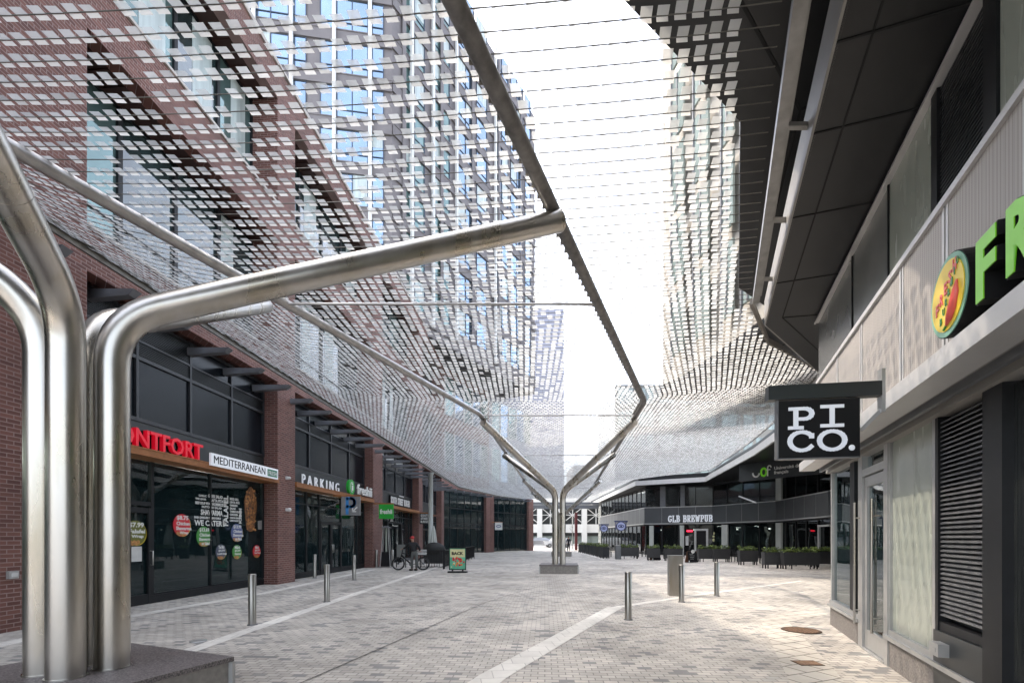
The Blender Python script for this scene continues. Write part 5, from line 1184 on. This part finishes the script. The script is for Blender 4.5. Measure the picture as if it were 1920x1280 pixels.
def person(loc, rz, label, pose, top, legs, headwear, hmat):
    e = thing('person', label, 'person', loc, rz)
    J = pose
    hip, chest, neck, head = J['hip'], J['chest'], J['neck'], J['head']
    body = [(*hip, .1), (*chest, (.15, .11)), (*neck, .05), (*head, .085), (head[0], head[1], head[2]+.09, .07)]
    ed = [(0, 1), (1, 2), (2, 3), (3, 4)]
    for s in ('L', 'R'):
        k = len(body); sh, el, wr, ha = J['sh'+s], J['el'+s], J['wr'+s], J['ha'+s]
        body += [(*sh, .055), (*el, .042), (*wr, .028), (*ha, .03)]; ed += [(1, k), (k, k+1), (k+1, k+2), (k+2, k+3)]
        k = len(body); th, kn, an, to = J['th'+s], J['kn'+s], J['an'+s], J['to'+s]
        body += [(*th, .085), (*kn, .058), (*an, .038), (*to, .03)]; ed += [(0, k), (k, k+1), (k+1, k+2), (k+2, k+3)]
        hv = Vector(ha)-Vector(wr); hv.normalize(); sd_ = hv.cross(Vector((0, 0, 1))); sd_ = sd_.normalized() if sd_.length > .1 else Vector((1, 0, 0))
        base = len(body)-5
        for i in range(5):
            o_ = (i-2)*.018; l_ = (.05, .075, .08, .075, .06)[i]; p1 = Vector(ha)+sd_*o_+hv*.03; p2 = p1+hv*l_+Vector((0, 0, -.015))
            k2 = len(body); body += [(*p1, .009), (*p2, .007)]; ed += [(base, k2), (k2, k2+1)]
    ob = skin('body', body, ed, M['skin'], e)
    k = [(*hip, .15), ((hip[0]+chest[0])/2, (hip[1]+chest[1])/2, (hip[2]+chest[2])/2, (.15, .125)), (*chest, (.175, .13)), (neck[0], neck[1], neck[2]-.03, .065)]; ed = [(0, 1), (1, 2), (2, 3)]
    for s in ('L', 'R'):
        n = len(k); k += [(*J['sh'+s], .075), (*J['el'+s], .058), (*J['wr'+s], .045)]; ed += [(2, n), (n, n+1), (n+1, n+2)]
    skin('jacket', k, ed, top, e)
    k = [(*hip, .14), (hip[0], hip[1], hip[2]+.12, .135)]; ed = [(0, 1)]
    for s in ('L', 'R'):
        n = len(k); k += [(*J['th'+s], .1), (*J['kn'+s], .078), (*J['an'+s], .062)]; ed += [(0, n), (n, n+1), (n+1, n+2)]
    skin('trousers', k, ed, legs, e)
    for s in ('L', 'R'):
        an, to = Vector(J['an'+s]), Vector(J['to'+s]); m = MB(); m.ell((an+to)/2+Vector((0, 0, -.01)), (.06+abs(to.x-an.x)*.5, .05+abs(to.y-an.y)*.5, .05)); m.build('shoe', M['rubber'], e, local=True)
    hc = Vector(head)+Vector((0, 0, .05)); m = MB()
    fd = J['face']; m.ell(hc+Vector((0, 0, .045))-Vector(fd)*.012, (.098, .1, .085))
    if headwear == 'cap':
        a = hc+Vector(fd)*.1+Vector((0, 0, .035)); m.ell(a, (.07, .07, .012))
    m.build('cap' if headwear == 'cap' else 'hair', hmat, e, local=True)
    m = MB(); f_ = Vector(fd); sd_ = Vector((-f_.y, f_.x, 0)); m.ell(hc+f_*.1-Vector((0, 0, .03)), (.014, .014, .02), 8, 6)
    m.ell(hc+sd_*.09-Vector((0, 0, .02)), (.012, .02, .03), 8, 6); m.ell(hc-sd_*.09-Vector((0, 0, .02)), (.012, .02, .03), 8, 6); m.build('nose_and_ears', M['skin'], e, local=True)
    m = MB(); m.ell(hc+f_*.088+sd_*.032, (.008, .008, .006), 8, 6); m.ell(hc+f_*.088-sd_*.032, (.008, .008, .006), 8, 6); m.ell(hc+f_*.088-Vector((0, 0, .075)), (.02, .01, .005), 8, 6); m.build('eyes_and_mouth', M['hair'], e, local=True)
    return e
# rider standing over the bicycle, back half turned, one hand on the bar
P1 = dict(hip=(0, 0, .88), chest=(-.06, .04, 1.22), neck=(-.1, .06, 1.42), head=(-.12, .07, 1.52), face=(-.9, .43, 0),
          shL=(-.24, .0, 1.34), elL=(-.42, .12, 1.16), wrL=(-.6, .24, 1.08), haL=(-.66, .27, 1.06), shR=(.1, -.02, 1.32), elR=(.24, .06, 1.1), wrR=(.22, .24, .98), haR=(.22, .3, .95),
          thL=(-.09, 0, .8), knL=(-.12, -.02, .46), anL=(-.12, .02, .09), toL=(-.22, .05, .04), thR=(.09, 0, .8), knR=(.12, -.05, .45), anR=(.1, .02, .09), toR=(.02, .04, .04))
person((-4.78, 22.98, 0), 0, 'person in a red cap, black jacket and grey trousers standing over the bicycle', P1, M['jacket'], M['trouser'], 'cap', M['cap'])
P2 = dict(hip=(0, 0, .9), chest=(0, .02, 1.28), neck=(0, 0, 1.47), head=(0, -.01, 1.57), face=(0, -1, 0),
          shL=(-.19, .0, 1.4), elL=(-.26, .02, 1.12), wrL=(-.22, -.1, .92), haL=(-.2, -.14, .88), shR=(.19, 0, 1.4), elR=(.26, .02, 1.12), wrR=(.22, -.1, .92), haR=(.2, -.14, .88),
          thL=(-.1, 0, .82), knL=(-.11, -.08, .48), anL=(-.1, .04, .09), toL=(-.1, -.1, .04), thR=(.1, 0, .82), knR=(.1, .03, .48), anR=(.1, .16, .1), toR=(.1, .04, .04))
person(((1066-960)/F_*55.5, 55.5, 0), 0, 'distant person in dark clothes walking at the end of the street', P2, M['jacket'], M['jacket'], 'hair', M['hair'])

# ------------------------------------------------------------------ cars, pole, young tree
def car(x, y, label, paint, name, L_=4.5, h=1.65):
    e = thing(name, label, 'car', (x, y, 0), 0); w = 1.8
    prof = [(-.5, .25), (-.5, .55), (-.47, .62), (-.3, .66), (-.2, .95), (-.1, 1.0), (.2, 1.0), (.36, .9), (.45, .66), (.5, .6), (.5, .25)]
    P = [(px_*L_, pz*h) for px_, pz in prof]; n = len(P); m = MB()
    V = [(a, -w/2*(1 if z < .7*h else .86), z) for a, z in P]+[(a, w/2*(1 if z < .7*h else .86), z) for a, z in P]
    m.add(V, [tuple(range(n)), tuple(range(2*n-1, n-1, -1))]+[(j, j+n, (j+1) % n+n, (j+1) % n) for j in range(n)]); m.build('body', paint, e, local=True)
    for a, c_ in ((-.24, -.02), (0., .2), (.22, .36)):
        m = MB(); y0 = -w/2*.93-.02; t1 = .9
        m.hexa([(a*L_, y0-.03, .68*h), (c_*L_, y0-.03, .68*h), (c_*L_, y0+.02, .68*h), (a*L_, y0+.02, .68*h), ((a+.03)*L_, y0+.07, t1*h), (c_*L_, y0+.07, t1*h), (c_*L_, y0+.12, t1*h), ((a+.03)*L_, y0+.12, t1*h)]); m.build('side_window', M['carg'], e, local=True)
    for X in (-.31, .31):
        for s in (-1, 1):
            m = MB(); m.lathe([(.2, -.12), (.33, -.12), (.34, 0), (.33, .1)], (X*L_, s*(w/2-.05), .34), 18, 'y'); wl = m.build('wheel', M['rubber'], e, local=True)
            m = MB(); m.lathe([(.2, 0), (.2, .02)], (X*L_, s*(w/2-.05)+(-.15 if s < 0 else .11), .34), 14, 'y'); m.build('rim', M['cars'], wl, local=True)
    for s in (-.75, .75): m = MB(); m.box(-.505*L_, -.485*L_, s-.15, s+.15, .56*h, .62*h); m.build('headlight', M['white'], e, local=True)
car((1012-960)/F_*80, 80, 'silver suv on the street beyond the end of the plaza', M['cars'], 'parked_car'); car((1046-960)/F_*76, 76, 'white car half hidden behind the middle steel column', M['carw'], 'parked_car')
m = MB(); X = (1080.5-960)/F_*59; m.box(X-.16, X+.16, 59, 59.3, 0, 4.7); m.m = 0; m.box(X-.2, X+.2, 58.95, 59.35, 4.7, 4.78); m.box(X-.22, X+.22, 58.9, 59.4, 0, .06)
setp(m.build('steel_post', M['redsteel'], loc=(X, 59, 0)), 'dark red square steel post at the end of the street', 'post')
e = thing('young_tree', 'thin bare young tree beside the dark red post', 'tree', ((1073-960)/F_*60, 60, 0))
m = MB(); m.tube([(0, 0, 0), (.03, 0, 1.8), (-.03, 0, 3.6), (0, 0, 4.6)], [.06, .05, .035, .01], 7); m.build('trunk', M['bark'], e, local=True)
m = MB()
for i in range(26):
    z = R.uniform(2, 4.3); a = R.uniform(0, 6.28); l = R.uniform(.4, 1.); p = Vector((0, 0, z)); q = p+Vector((math.cos(a)*l*.6, math.sin(a)*l*.6, l*.7)); m.tube([p, (p+q)/2+Vector((0, 0, -.05)), q], [.012, .008, .003], 4)
    for j in range(3): t = R.uniform(.4, 1); r_ = p.lerp(q, t); m.tube([r_, r_+Vector((R.uniform(-.3, .3), R.uniform(-.3, .3), R.uniform(.1, .4)))], [.005, .002], 3)
m.build('crown', M['bark'], e, local=True)
